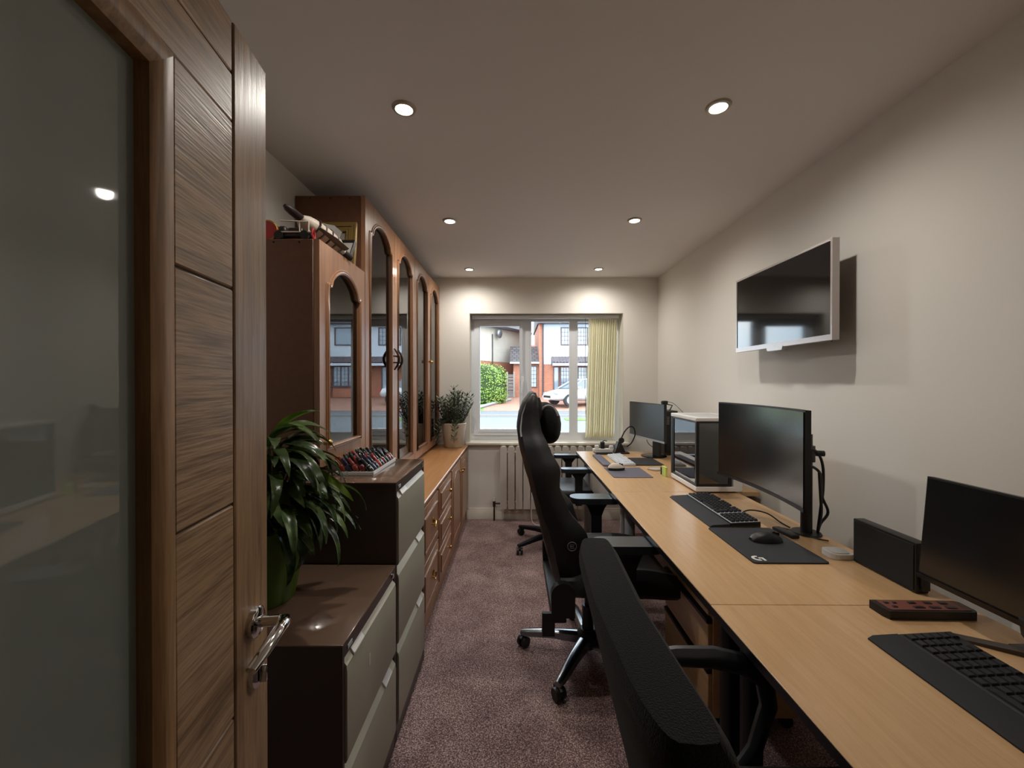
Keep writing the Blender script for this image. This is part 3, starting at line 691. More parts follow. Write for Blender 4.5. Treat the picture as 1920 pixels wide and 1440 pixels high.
# ================================================================ peace lily
PX, PY, PZ = -.80, 1.29, .679
pl = thing('peace_lily', 'peace lily with long drooping glossy leaves in a green pot on the low filing cabinet', 'plant', (PX, PY, PZ))
bm = NB(); lathe(bm, [(.001, 0), (.088, 0), (.092, .006), (.128, .205), (.136, .208), (.138, .235), (.131, .235), (.126, .205), (.001, .195)], (PX, PY, PZ), 36, cap=False); pot = obj('pot', bm, 'green_pot', pl)
bm = NB(); lathe(bm, [(.001, .212), (.06, .214), (.124, .206)], (PX, PY, PZ), 24, cap=False); obj('soil', bm, 'soil', pot)
def leaf_mesh(L, wd, droop, rise, fold=.25, n=12):
    """blade lying along +x from the stalk top, with the stalk below"""
    bm = NB(); rows = []
    x, z, ang = 0, 0, rise
    pts = []
    for i in range(n + 1):
        pts.append((x, z)); x += L / n * math.cos(ang); z += L / n * math.sin(ang); ang -= droop / n * (1 + 1.4 * i / n)
    for i, (x, z) in enumerate(pts):
        t = i / n; w = wd * (math.sin(PI * min(1, t * .97 + .03)) ** .8) * (1 - .35 * t) + .0008
        rows.append([bm.verts.new((x + .3 * fold * 0, s * w, z + abs(s) * w * fold + .0025 * math.sin(9 * t + s * 4) * abs(s))) for s in (-1, -.55, 0, .55, 1)])
    for a, b_ in zip(rows, rows[1:]):
        for k in range(4): bm.faces.new((a[k], a[k + 1], b_[k + 1], b_[k]))
    bmesh.ops.solidify(bm, geom=bm.faces[:], thickness=.0009)
    return bm
protoL = []
for k, (L, wd, dr, ri) in enumerate(((.26, .026, 1.0, .6), (.22, .027, .8, .7), (.29, .024, 1.2, .6), (.20, .023, 1.3, .3), (.17, .026, .6, .8))):
    o = obj('leaf', leaf_mesh(L, wd, dr, ri), 'lily', pl, local=True); protoL.append(o)
lf_light = obj('leaf', leaf_mesh(.27, .023, 1.0, .35), 'lily_l', pl, local=True)
first = set()
def put_leaf(src, base, az, tilt, sc, roll=0):
    m4 = Matrix.Translation(base) @ Matrix.Rotation(az, 4, 'Z') @ Matrix.Rotation(-tilt, 4, 'Y') @ Matrix.Rotation(roll, 4, 'X') @ Matrix.Scale(sc, 4)
    if src.name not in first: first.add(src.name); src.matrix_local = m4; return src
    return share(src, 'leaf', pl, m4)
stalks = NB()
def leaf_with_stalk(src, az, out, h, tilt, sc, roll=0):
    b0 = Vector((.03 * math.cos(az), .03 * math.sin(az), .205)); b1 = Vector((out * math.cos(az), out * math.sin(az), h))
    mid = (b0 + b1) / 2 + Vector((0, 0, .03)); tube(stalks, [b0, mid, b1], [.0032, .0026, .002], 5)
    put_leaf(src, b1, az, tilt, sc, roll)
NLF = 124
for i in range(NLF):
    az = R(-8) + R(118) * math.sin(i * 2.399) + random.uniform(-.15, .15); q = i / NLF
    if az > R(20) and q > .25: az = R(20) - (az - R(20)) * .6
    if az > R(48): az = R(48) - random.uniform(0, .5)
    h = .245 + .26 * (1 - q) ** .9 + random.uniform(-.03, .03); out = .03 + .12 * q
    leaf_with_stalk(protoL[i % 5], az, out, h, random.uniform(-.55, .05) - .35 * q, random.uniform(.68, .95), random.uniform(-.4, .4))
leaf_with_stalk(lf_light, R(-4), .08, .415, -.30, .95, .7)
leaf_with_stalk(lf_light, R(-60), .02, .50, .75, .62, .3)
leaf_with_stalk(lf_light, R(12), .02, .50, .75, .7, .9)
obj('stalks', stalks, 'stem', pl, local=True)

# ================================================================ succulent on the counter
JX, JY, JZ = -.585, 3.90, ZC + .001
jd = thing('potted_succulent', 'leafy grey green succulent in a cream pot on the counter by the window', 'plant', (JX, JY, JZ))
bm = NB(); lathe(bm, [(.001, 0), (.083, 0), (.090, .008), (.112, .17), (.118, .225), (.112, .232), (.106, .225), (.102, .20), (.001, .195)], (JX, JY, JZ), 36, cap=False); pot = obj('pot', bm, 'cream', jd)
bm = NB(); lathe(bm, [(.001, .212), (.05, .213), (.103, .207)], (JX, JY, JZ), 24, cap=False); obj('soil', bm, 'soil', pot)
fol = NB(); st = NB()
def leaflet(bm, p, d, s):
    d = d.normalized(); u = d.cross(Vector((0, 0, 1))).normalized(); v = u.cross(d)
    w = s * .2; t = s * .06
    a = bm.verts.new(p); e = bm.verts.new(p + d * s + v * s * .12)
    m1 = p + d * s * .55
    l1 = bm.verts.new(m1 + u * w); l2 = bm.verts.new(m1 - u * w); tp = bm.verts.new(m1 + v * t); bt = bm.verts.new(m1 - v * t)
    for f in ((a, l1, tp), (a, tp, l2), (l1, e, tp), (tp, e, l2), (a, bt, l1), (a, l2, bt), (l1, bt, e), (bt, l2, e)): bm.faces.new(f)
for i in range(32):
    az = 2.39996 * i; r0 = .085 * math.sqrt((i + .5) / 32)
    p = Vector((JX + r0 * math.cos(az), JY + r0 * math.sin(az), JZ + .21))
    hang = i in (22, 27, 20, 24, 25, 29, 31)
    hgt = random.uniform(.22, .40) * (1 - .3 * r0 / .085); lean = .45 * r0 / .085 + random.uniform(-.1, .15)
    if hang: az = random.uniform(PI * .85, PI * 1.5)
    pts = []
    for k in range(9):
        t = k / 8
        if hang: q = p + Vector((math.cos(az) * (.02 + .14 * t), math.sin(az) * (.02 + .14 * t), .05 * math.sin(PI * t * .9) * 1.3 - .18 * t * t))
        else: q = p + Vector((math.cos(az) * lean * hgt * t, math.sin(az) * lean * hgt * t, hgt * t))
        if q.x < XC + .012: q.x = XC + .012
        if q.y > YF - .03: q.y = YF - .03
        pts.append(q)
    tube(st, pts, [.0042 - .0025 * k / 8 for k in range(9)], 5)
    for k in range(2, 15):
        t = k / 15; q = pts[min(7, int(t * 8))].lerp(pts[min(8, int(t * 8) + 1)], t * 8 - int(t * 8)); ph = k * 1.5708 + i
        for s in (0, PI):
            d = Vector((math.cos(ph + s), math.sin(ph + s), .55)); e = q + d.normalized() * .03
            if e.x < XC + .004 or e.y > YF - .004: continue
            leaflet(fol, q, d, random.uniform(.044, .062))
o = obj('foliage', fol, 'jade', jd, smooth=False); o['kind'] = 'stuff'
obj('stems', st, 'stem', jd)

# ================================================================ radiator
rd = thing('radiator', 'white column radiator under the window', 'radiator', (.3, YF - .07, .12))
nc = 12; cw = .0757; rx0 = -.152
for i in range(nc):
    x = rx0 + cw * i; bm = NB()
    prism(bm, [[(x + .005, .125), (x + cw - .005, .125), (x + cw - .005, .72), (x + cw - .014, .735), (x + .014, .735), (x + .005, .72)]], FY, YF - .095, YF - .085)
    box(bm, x + .018, x + cw - .018, YF - .085, YF - .035, .125, .735, .004)
    obj('column', bm, 'rad', rd)
for z in (.19, .67):
    bm = NB(); cyl(bm, (rx0 + .02, YF - .06, z), (rx0 + cw * nc - .02, YF - .06, z), .016, .016, 12); obj('header_pipe', bm, 'rad', rd)
bm = NB(); cyl(bm, (rx0 - .055, YF - .06, .0), (rx0 - .055, YF - .06, .17), .008, .008, 10); cyl(bm, (rx0 - .055, YF - .06, .17), (rx0 + .03, YF - .06, .17), .009, .009, 10); obj('supply_pipe', bm, 'copper', rd)
bm = NB(); cyl(bm, (rx0 - .055, YF - .06, .14), (rx0 - .055, YF - .06, .195), .014, .014, 12); vv = obj('valve', bm, 'copper', rd)
bm = NB(); cyl(bm, (rx0 - .055, YF - .06, .195), (rx0 - .055, YF - .06, .225), .015, .012, 12); obj('valve_cap', bm, 'trim', vv)
bm = NB(); box(bm, .2, .24, YF - .036, YF - .001, .5, .53); box(bm, .2, .24, YF - .036, YF - .001, .2, .23); obj('wall_bracket', bm, 'rad', rd)

# ================================================================ desks
DX0 = .553
def desk(label, y0, y1, x1, legs, pan=True):
    t = thing('desk', label, 'desk', ((DX0 + x1) / 2, (y0 + y1) / 2, 0))
    bm = NB(); box(bm, DX0, x1, y0 + .0008, y1 - .0008, DESK - .025, DESK, .0015); obj('top', bm, 'beech', t)
    bm = NB(); box(bm, DX0 - .0012, DX0 - .0002, y0 + .001, y1 - .001, DESK - .024, DESK - .002); obj('edging', bm, 'darkmetal', t)
    bm = NB(); box(bm, DX0 + .09, DX0 + .12, y0 + .03, y1 - .03, DESK - .062, DESK - .026, .002); obj('front_beam', bm, 'blk', t)
    bm = NB(); box(bm, x1 - .06, x1 - .03, y0 + .03, y1 - .03, DESK - .062, DESK - .026, .002); obj('rear_beam', bm, 'blk', t)
    for (x, y, m_) in legs:
        bm = NB(); cyl(bm, (x, y, .012), (x, y, DESK - .026), .028, .028, 20); lg = obj('leg', bm, m_, t)
        bm = NB(); cyl(bm, (x, y, 0), (x, y, .013), .022, .022, 16); obj('foot', bm, 'blk', lg)
    if pan:
        bm = NB(); box(bm, x1 - .10, x1 - .085, y0 + .06, y1 - .06, .30, DESK - .03); obj('modesty_panel', bm, 'beech', t)
    return t
S1, S2, S3 = 1.16, 2.349, 3.72
desk('beech desk nearest the camera, under the black monitor and keyboard', YB + .02, S1, 1.268, [(.62, .09, 'darkmetal'), (1.19, .09, 'darkmetal'), (.64, S1 - .05, 'darkmetal'), (1.19, S1 - .05, 'darkmetal')])
desk('middle beech desk carrying the curved monitor, with the drawer pedestal beneath', S1, S2, 1.268, [(.64, S1 + .06, 'darkmetal'), (1.19, S1 + .06, 'darkmetal'), (.64, S2 - .06, 'lgrey'), (1.19, S2 - .06, 'lgrey')])
desk('beech desk nearest the window, under the far monitor and white keyboard', S2, S3, 1.40, [(.66, S2 + .12, 'lgrey'), (1.32, S2 + .08, 'lgrey'), (.64, S3 - .08, 'lgrey'), (1.32, S3 - .08, 'lgrey')])
# pedestal
pd = thing('drawer_pedestal', 'wooden drawer pedestal with black pulls under the middle desk', 'drawers', (1.0, 1.81, 0))
px0, py0, py1 = .742, 1.575, 2.03
bm = NB(); box(bm, px0 + .018, 1.12, py0, py1, .07, .655, .002); obj('body', bm, 'beech', pd)
for z0, z1 in ((.085, .262), (.272, .455), (.465, .63)):
    bm = NB(); box(bm, px0, px0 + .017, py0 + .003, py1 - .003, z0, z1 - .022, .002); d = obj('drawer', bm, 'beech', pd)
    bm = NB(); prism(bm, [[(px0 - .004, z1 - .022), (px0 - .006, z1 - .006), (px0 + .002, z1 - .003), (px0 + .017, z1 - .003), (px0 + .017, z1 - .022)]], lambda u, v, w: Vector((u, w, v)), py0 + .003, py1 - .003); obj('pull', bm, 'blk', d)
for x in (px0 + .05, 1.07):
    for y in (py0 + .05, py1 - .05):
        bm = NB(); cyl(bm, (x, y - .012, .025), (x, y + .012, .025), .025, .025, 14); box(bm, x - .015, x + .015, y - .016, y + .016, .045, .071); obj('caster', bm, 'blk', pd)

# ================================================================ chairs
def caster(parent, x, y, ang, mat='blk', r=.028):
    c = bpy.data.objects.new('caster', None); bm = NB()
    ca, sa = math.cos(ang), math.sin(ang)
    for s in (-1, 1):
        a = Vector((x - sa * s * .008, y + ca * s * .008, r)); b_ = Vector((x - sa * s * .024, y + ca * s * .024, r)); cyl(bm, a, b_, r, r * .93, 18)
    bpy.data.objects.remove(c)
    o = obj('caster', bm, mat, parent, local=True)
    bm = NB(); cyl(bm, (x, y, r), (x, y, r * 2 + .022), .009, .009, 10); tube(bm, [(x - ca * .026, y - sa * .026, r + .016), (x, y, r * 2 + .004), (x + ca * .024, y + sa * .024, r + .018)], .011, 8); obj('caster_hood', bm, mat, o, local=True)
def star_base(parent, rad, angs, legmat, hub_z=.11, w=.032, hubmat='blk'):
    for a in angs:
        ca, sa = math.cos(R(a)), math.sin(R(a)); bm = NB(); rings = []
        for t, ww, hh, z in ((.04, w * 1.1, .030, hub_z), (.5, w * .9, .022, hub_z - .006), (.92, w * .75, .016, hub_z - .024), (1.0, w * .5, .012, hub_z - .026)):
            c = Vector((ca * rad * t, sa * rad * t, z)); u = Vector((-sa, ca, 0)); k = Vector((0, 0, 1))
            rings.append([c + u * ww * p + k * hh * q for p, q in ((-1, -.6), (-.8, .55), (-.4, .9), (.4, .9), (.8, .55), (1, -.6), (.5, -.9), (-.5, -.9))])
        loft(bm, rings); obj('base_leg', bm, legmat, parent, local=True); caster(parent, ca * rad * .96, sa * rad * .96, R(a + 60))
    bm = NB(); lathe(bm, [(.03, hub_z - .05), (.05, hub_z - .035), (.052, hub_z + .03), (.035, hub_z + .045)], n=24); obj('hub', bm, hubmat, parent, local=True)
def gas_lift(parent, z0, z1):
    bm = NB(); lathe(bm, [(.028, z0), (.028, z0 + (z1 - z0) * .6), (.016, z0 + (z1 - z0) * .6), (.016, z1)], n=20); obj('gas_lift', bm, 'darkmetal', parent, local=True)
def soft_box(name, parent, x0, x1, y0, y1, z0, z1, bev, mat, seg=4):
    bm = NB(); box(bm, x0, x1, y0, y1, z0, z1, bev, seg); return obj(name, bm, mat, parent, local=True)
def interp(tab, z):
    for (a, *va), (b_, *vb) in zip(tab, tab[1:]):
        if a <= z <= b_:
            t = (z - a) / (b_ - a); t = t * t * (3 - 2 * t) * .5 + t * .5
            return [p + (q - p) * t for p, q in zip(va, vb)]
    return list(tab[-1][1:]) if z > tab[-1][0] else list(tab[0][1:])

# ---- racing style chair
GXc, GYc = .36, 2.03
gc = thing('gaming_chair', 'black racing style chair with head pillow and light piping at the middle desk', 'chair', (GXc, GYc, 0))
# z: rear x, centre front x, bolster front x, half width  (x absolute, then local)
tab = [(.42, .19, .30, .34, .20), (.50, .165, .29, .345, .235), (.60, .14, .275, .345, .252), (.69, .118, .255, .318, .262), (.80, .09, .225, .235, .266), (.90, .064, .185, .195, .272), (.98, .04, .165, .200, .272),
       (1.07, .018, .135, .152, .245), (1.15, .008, .105, .118, .200), (1.21, .016, .098, .108, .185), (1.26, .034, .10, .108, .180), (1.295, .056, .10, .104, .168), (1.315, .074, .094, .096, .145)]
bm = NB(); rings = []
for k in range(37):
    z = .42 + (1.315 - .42) * k / 36; rx, cf, bf, hw = interp(tab, z); ring = []
    for yy, xx in ((-1, .35), (-.96, .8), (-.85, 1.0), (-.72, .95), (-.55, .15), (-.25, 0), (0, 0), (.25, 0), (.55, .15), (.72, .95), (.85, 1.0), (.96, .8), (1, .35)):
        fx = cf + (bf - cf) * xx if abs(yy) < .9 else rx + (bf - rx) * (.78 if abs(yy) < .99 else .5)
        ring.append(Vector((fx - GXc, yy * hw, z)))
    for yy, q in ((.97, .18), (.82, .03), (.5, 0), (0, -.02), (-.5, 0), (-.82, .03), (-.97, .18)):
        ring.append(Vector((rx + (bf - rx) * q - GXc, yy * hw, z)))
    rings.append(ring)
loft(bm, rings); obj('backrest', bm, 'blk_leather', gc, local=True)
for s in (-1, 1):      # light piping up the rear corner of the head part
    bm = NB(); pts = []
    for k in range(9):
        z = 1.12 + .185 * k / 8; rx, cf, bf, hw = interp(tab, z); pts.append((rx + .022 - GXc, s * (hw * .93 + .003), z))
    tube(bm, pts, .010, 6, flat=.35); obj('piping', bm, 'white_stitch', gc, local=True)
    bm = NB(); rx, cf, bf, hw = interp(tab, 1.2); rg = []
    lathe(bm, [(.001, -.05), (.022, -.042), (.034, -.015), (.034, .02), (.022, .048), (.001, .055)], (0, 0, 0), 14)
    for v in bm.verts: v.co = Vector((v.co.x * .9 + .095 - GXc, v.co.y * .75 + s * .125, v.co.z * 1.2 + 1.235))
    obj('head_wing', bm, 'blk_leather', gc, local=True)
# head pillow
bm = NB(); bmesh.ops.create_uvsphere(bm, u_segments=24, v_segments=14, radius=1)
for v in bm.verts:
    x, y, z = v.co; sg = lambda q, e: math.copysign(abs(q) ** e, q)
    v.co = Vector((.165 - GXc + sg(x, .9) * .058 - .025 * z * .0 - .02 * (z > 0) * z, sg(y, .6) * .135, 1.165 + sg(z, .75) * .10))
hp = obj('head_pillow', bm, 'blk_fabric', gc, local=True)
bm = NB(); tube(bm, [(.165 - GXc + .05 * math.cos(a) - .01, -.112, 1.165 + .09 * math.sin(a)) for a in [PI * (.15 + .7 * i / 10) for i in range(11)]], .005, 6); obj('pillow_trim', bm, 'white_stitch', hp, local=True)
# side emblem
bm = NB(); ex, ez = .245 - GXc, .655
tube(bm, [(ex + .019 * math.cos(a), -.2665, ez + .019 * math.sin(a)) for a in [2 * PI * i / 20 for i in range(20)]], .0018, 5, closed=True); tube(bm, [(ex + .010, -.2665, ez + .007), (ex - .008, -.2665, ez + .007), (ex - .008, -.2665, ez - .007), (ex + .010, -.2665, ez - .007)], .0014, 5); tube(bm, [(ex - .008, -.2665, ez), (ex + .007, -.2665, ez)], .0014, 5)
obj('emblem', bm, 'toy_grey', gc, local=True)
# seat
bm = NB(); rings = []
for k in range(15):
    t = k / 14; x = -.16 + .52 * t; e = math.sin(PI * min(1, max(0, t * 1.0))) ** .25 if 0 < t < 1 else .55
    hw = .265 * (.86 + .14 * e); ring = []
    for yy, zz in ((-1, .44), (-.97, .50), (-.84, .535), (-.68, .525), (-.5, .49), (0, .485), (.5, .49), (.68, .525), (.84, .535), (.97, .50), (1, .44), (.85, .405), (0, .40), (-.85, .405)):
        zc = .46 + (zz - .46) * (.6 + .4 * e); ring.append(Vector((x, yy * hw, zc - .02 * max(0, t - .75) * 4)))
    rings.append(ring)
loft(bm, rings); obj('seat', bm, 'blk_leather', gc, local=True)
for s, nm in ((-1, ''), (1, '')):
    bm = NB(); prism(bm, [rrect(-.045, .245, -.062, .062, .058, 8)], lambda u, v, w: Vector((u + .0, s * .335 + v * .9, w)), .672, .705)
    for v in bm.verts:
        if v.co.z > .69 : v.co.x *= .985
    ap = obj('arm_pad', bm, 'arm_pad', gc, local=True)
    bm = NB(); prism(bm, [[(.04, .672), (.17, .672), (.15, .64), (.135, .60), (.135, .40), (.075, .40), (.075, .60), (.06, .64)]], FY, s * .31, s * .36); obj('arm_post', bm, 'blk', gc, local=True)
    bm = NB(); box(bm, .07, .14, s * .10, s * .345, .385, .405, .004); obj('arm_bracket', bm, 'blk', gc, local=True)
    # recline hinge cover
    bm = NB(); prism(bm, [[(-.205 + .0, .36), (-.105, .36), (-.105, .44)] + [(-.155 + .052 * math.cos(a), .455 + .052 * math.sin(a)) for a in [PI * i / 12 for i in range(13)]] + [(-.207, .44)]], FY, s * .262, s * .295)
    hg = obj('hinge_cover', bm, 'blk', gc, local=True)
bm = NB(); box(bm, -.245, -.19, -.285, -.265, .275, .375, .002); tgx = obj('hanging_label', bm, 'blk', gc, local=True)
bm = NB(); box(bm, -.205, -.14, -.28, .28, .33, .365, .004); obj('back_bracket', bm, 'blk', gc, local=True)
bm = NB(); box(bm, -.12, .13, -.10, .10, .345, .40, .008); obj('tilt_mechanism', bm, 'blk', gc, local=True)
bm = NB(); tube(bm, [(.02, -.10, .37), (.02, -.24, .365), (.03, -.28, .36)], .006, 8); obj('tilt_lever', bm, 'blk', gc, local=True)
gas_lift(gc, .13, .35)
star_base(gc, .34, (166, 238, 310, 22, 94), 'legmetal', .10, .030)

# ---- plain office chair by the window
oc = thing('office_chair', 'black office chair with armrests, behind the racing chair by the window', 'chair', (.33, 3.43, 0))
soft_box('seat', oc, -.15, .29, -.245, .245, .44, .515, .035, 'blk_leather')
bm = NB(); rings = []
for k in range(13):
    t = k / 12; z = .56 + .46 * t; x = -.135 - .03 * t + .02 * math.sin(PI * t); hw = .22 * (1 - .5 * abs(2 * t - 1) ** 6)
    rings.append([Vector((x + d, yy * hw, z)) for yy, d in ((-1, 0), (-.9, .03), (0, .015), (.9, .03), (1, 0), (.9, -.03), (0, -.035), (-.9, -.03))])
loft(bm, rings); obj('backrest', bm, 'blk_fabric', oc, local=True)
bm = NB(); tube(bm, [(-.05, 0, .42), (-.13, 0, .42), (-.175, 0, .50), (-.175, 0, .72)], .02, 8, flat=.5); obj('back_bar', bm, 'blk', oc, local=True)
for s in (-1, 1):
    bm = NB(); prism(bm, [rrect(.02, .30, -.04, .04, .03, 6)], lambda u, v, w: Vector((u, s * .30 + v, w)), .675, .705); obj('arm_pad', bm, 'arm_pad', oc, local=True)
    bm = NB(); prism(bm, [[(.09, .675), (.22, .675), (.185, .63), (.18, .43), (.13, .43), (.125, .63)]], FY, s * .285, s * .315); obj('arm_post', bm, 'blk', oc, local=True)
    bm = NB(); box(bm, .13, .18, s * .10, s * .315, .42, .438, .003); obj('arm_bracket', bm, 'blk', oc, local=True)
bm = NB(); box(bm, -.12, .14, -.09, .09, .385, .438, .008); obj('tilt_mechanism', bm, 'blk', oc, local=True)
gas_lift(oc, .12, .39)
star_base(oc, .37, (142, 214, 286, 358, 70), 'darkmetal', .10, .028)

# ---- near fabric chair
nf = thing('office_chair', 'black fabric office chair in the foreground, back turned to the camera', 'chair', (.43, .685, 0))
NX, NY = .43, .685
bm = NB(); rings = []
for k in range(25):
    t = k / 24; z = .50 + .50 * t; rear = .262 - .122 * (z - .50) / .50; th = .092 + .014 * math.sin(PI * t)
    if t < .12: th *= .6 + .4 * t / .12
    hw = .282 * (1 - .06 * (1 - t))
    if t > .94: q = (t - .94) / .06; hw *= 1 - .03 * q * q; rear += .010 * q * q; th -= .020 * q * q
    ring = []
    for i in range(28):
        a = 2 * PI * i / 28; c, s = math.cos(a), math.sin(a); yy = math.copysign(abs(s) ** .28, s); xx = math.copysign(abs(c) ** .4, c)
        ring.append(Vector((rear + th / 2 + xx * th / 2 - .018 * (1 - yy * yy) - NX, yy * hw, z)))
    rings.append(ring)
loft(bm, rings); obj('backrest', bm, 'blk_fabric', nf, local=True)
soft_box('seat', nf, -.16, .34, -.25, .25, .425, .51, .04, 'blk_fabric')
bm = NB(); tube(bm, [(-.02, 0, .40), (-.16, 0, .40), (-.215, 0, .46), (-.235, 0, .60)], .028, 8, flat=.4); obj('back_bar', bm, 'blk', nf, local=True)
for s in (-1, 1):
    bm = NB(); yv = s * .335
    tube(bm, [(-.10, yv, .675), (-.03, yv, .682), (.06, yv, .680), (.14, yv, .662), (.19, yv, .625), (.20, yv, .56), (.16, yv * .97, .46), (.10, yv * .9, .415)], [.016, .020, .022, .022, .020, .018, .016, .015], 10, flat=1.2); obj('armrest', bm, 'arm_pad', nf, local=True)
    bm = NB(); box(bm, .07, .13, s * .08, s * .31, .405, .424, .003); obj('arm_bracket', bm, 'blk', nf, local=True)
bm = NB(); box(bm, -.10, .13, -.09, .09, .365, .424, .008); obj('tilt_mechanism', bm, 'blk', nf, local=True)
gas_lift(nf, .12, .37)
star_base(nf, .31, (60, 132, 204, 276, 348), 'blk', .10, .028)

# ================================================================ television
TVX, TY0v, TY1v, TZ0, TZ1 = 1.30, 1.692, 2.425, 1.538, 1.958
tv = thing('television', 'wall mounted flat television with silver frame above the desks', 'television', (XR, (TY0v + TY1v) / 2, TZ0))
bm = NB(); prism(bm, [rect(TY0v, TY1v, TZ0, TZ1), rect(TY0v + .010, TY1v - .010, TZ0 + .024, TZ1 - .010)], FX, TVX, TVX + .03); obj('bezel', bm, 'silver_frame', tv, smooth=False)
bm = NB(); box(bm, TVX + .003, TVX + .02, TY0v + .008, TY1v - .008, TZ0 + .022, TZ1 - .008); obj('screen', bm, 'screen', tv)
bm = NB(); box(bm, TVX + .02, TVX + .034, TY0v + .004, TY1v - .004, TZ0 + .004, TZ1 - .004, .004); box(bm, TVX + .034, TVX + .07, TY0v + .07, TY1v - .07, TZ0 + .03, TZ1 - .09, .012); obj('back_cover', bm, 'blk', tv)
bm = NB(); prism(bm, [[(2.0, TZ0 + .004), (2.13, TZ0 + .004), (2.122, TZ0 - .016), (2.008, TZ0 - .016)]], FX, TVX - .002, TVX + .024); obj('sensor_tab', bm, 'silver_frame', tv)
bm = NB(); box(bm, TVX + .07, XR, 1.95, 2.17, 1.66, 1.84, .003); obj('wall_bracket', bm, 'blk', tv)
bm = NB(); tube(bm, [(TVX + .06, 1.80, 1.56), (TVX + .08, 1.80, 1.545), (XR - .004, 1.82, 1.60)], .005, 6); box(bm, TVX + .036, TVX + .05, 1.735, 1.75, 1.58, 1.595); obj('cables', bm, 'blk', tv)

# ================================================================ things on the desks
ZD = DESK + .0008
def slab(name, mat, label, cat, x0, x1, y0, y1, h, r=.008, z=ZD, rz=0):
    bm = NB(); prism(bm, [rrect(x0, x1, y0, y1, r)], FZ, z, z + h); o = obj(name, bm, mat)
    if rz: o.rotation_euler.z = rz
    return tag(o, label, cat)
# ---- curved monitor on its arm
cmn = thing('curved_monitor', 'large curved black monitor on a clamped arm over the middle desk', 'monitor', (1.21, 1.71, ZD))
y0, y1, zb, zt = 1.475, 2.10, .895, 1.262
def curve_ring(off, z0, z1, n=20, ya=y0, yb=y1):
    out = []
    for i in range(n + 1):
        t = i / n; y = ya + (yb - ya) * t; s = (y - (y0 + y1) / 2) / ((y1 - y0) / 2); sag = .030 * (1 - s * s)
        out.append((1.035 + sag - .012 * s * -1 * 0 + off, y))
    return out
def curved_slab(o0, o1, z0, z1, ya, yb):
    bm = NB(); A_ = curve_ring(o0, z0, z1, 20, ya, yb); B_ = curve_ring(o1, z0, z1, 20, ya, yb); lp = A_ + list(reversed(B_))
    prism(bm, [lp], FZ, z0, z1); return bm
obj('housing', curved_slab(.004, .026, zb, zt, y0, y1), 'blk', cmn)
obj('screen', curved_slab(.0, .006, zb + .014, zt - .006, y0 + .006, y1 - .006), 'screen_m', cmn)
obj('chin', curved_slab(-.002, .006, zb, zb + .013, y0, y1), 'darkmetal', cmn)
bm = NB(); box(bm, 1.085, 1.115, 1.68, 1.90, .98, 1.17, .012, 2); obj('rear_cover', bm, 'blk', cmn)
pxp, pyp = 1.212, 1.712
bm = NB(); cyl(bm, (pxp, pyp, DESK), (pxp, pyp, 1.148), .021, .021, 24); obj('arm_post', bm, 'blk', cmn)
bm = NB(); cyl(bm, (pxp, pyp, ZD), (pxp, pyp, ZD + .006), .055, .053, 28); obj('post_foot', bm, 'blk', cmn)
bm = NB(); box(bm, 1.115, 1.20, pyp - .02, pyp + .03, 1.05, 1.09, .006); cyl(bm, (pxp, pyp, 1.035), (pxp, pyp, 1.10), .030, .030, 20); box(bm, 1.105, 1.118, pyp - .05, pyp + .08, 1.02, 1.12, .003); obj('arm', bm, 'blk', cmn)
bm = NB(); cyl(bm, (pxp + .03, pyp - .012, 1.07), (pxp + .058, pyp - .02, 1.07), .012, .012, 14); obj('clamp_knob', bm, 'blk', cmn)
for k, pts in enumerate((
    [(1.11, 1.66, 1.11), (1.16, 1.665, 1.105), (1.235, 1.69, 1.08), (1.27, 1.70, 1.02), (1.272, 1.70, .92), (1.262, 1.70, .84), (1.25, 1.70, .74)],
    [(1.11, 1.69, 1.04), (1.18, 1.66, 1.03), (1.245, 1.68, .99), (1.255, 1.685, .90), (1.285, 1.69, .83), (1.262, 1.70, .78), (1.255, 1.705, .745)],
    [(1.23, 1.665, 1.0), (1.243, 1.675, .9), (1.25, 1.68, .83), (1.246, 1.69, .76), (1.25, 1.70, .745)])):
    bm = NB(); q = [Vector(p) for p in pts]; sm = []
    for i in range(len(q) - 1):
        p0, p1, p2, p3 = q[max(i - 1, 0)], q[i], q[i + 1], q[min(i + 2, len(q) - 1)]
        for s in range(5):
            t = s / 5; sm.append(.5 * ((2 * p1) + (p2 - p0) * t + (2 * p0 - 5 * p1 + 4 * p2 - p3) * t * t + (3 * p1 - p0 - 3 * p2 + p3) * t ** 3))
    sm.append(q[-1]); tube(bm, sm, .0055, 7); obj('cable', bm, 'blk', cmn)
def smooth_pts(pts, m=6):
    q = [Vector(p) for p in pts]; sm = []
    for i in range(len(q) - 1):
        p0, p1, p2, p3 = q[max(i - 1, 0)], q[i], q[i + 1], q[min(i + 2, len(q) - 1)]
        for s in range(m):
            t = s / m; sm.append(.5 * ((2 * p1) + (p2 - p0) * t + (2 * p0 - 5 * p1 + 4 * p2 - p3) * t * t + (3 * p1 - p0 - 3 * p2 + p3) * t ** 3))
    return sm + [q[-1]]

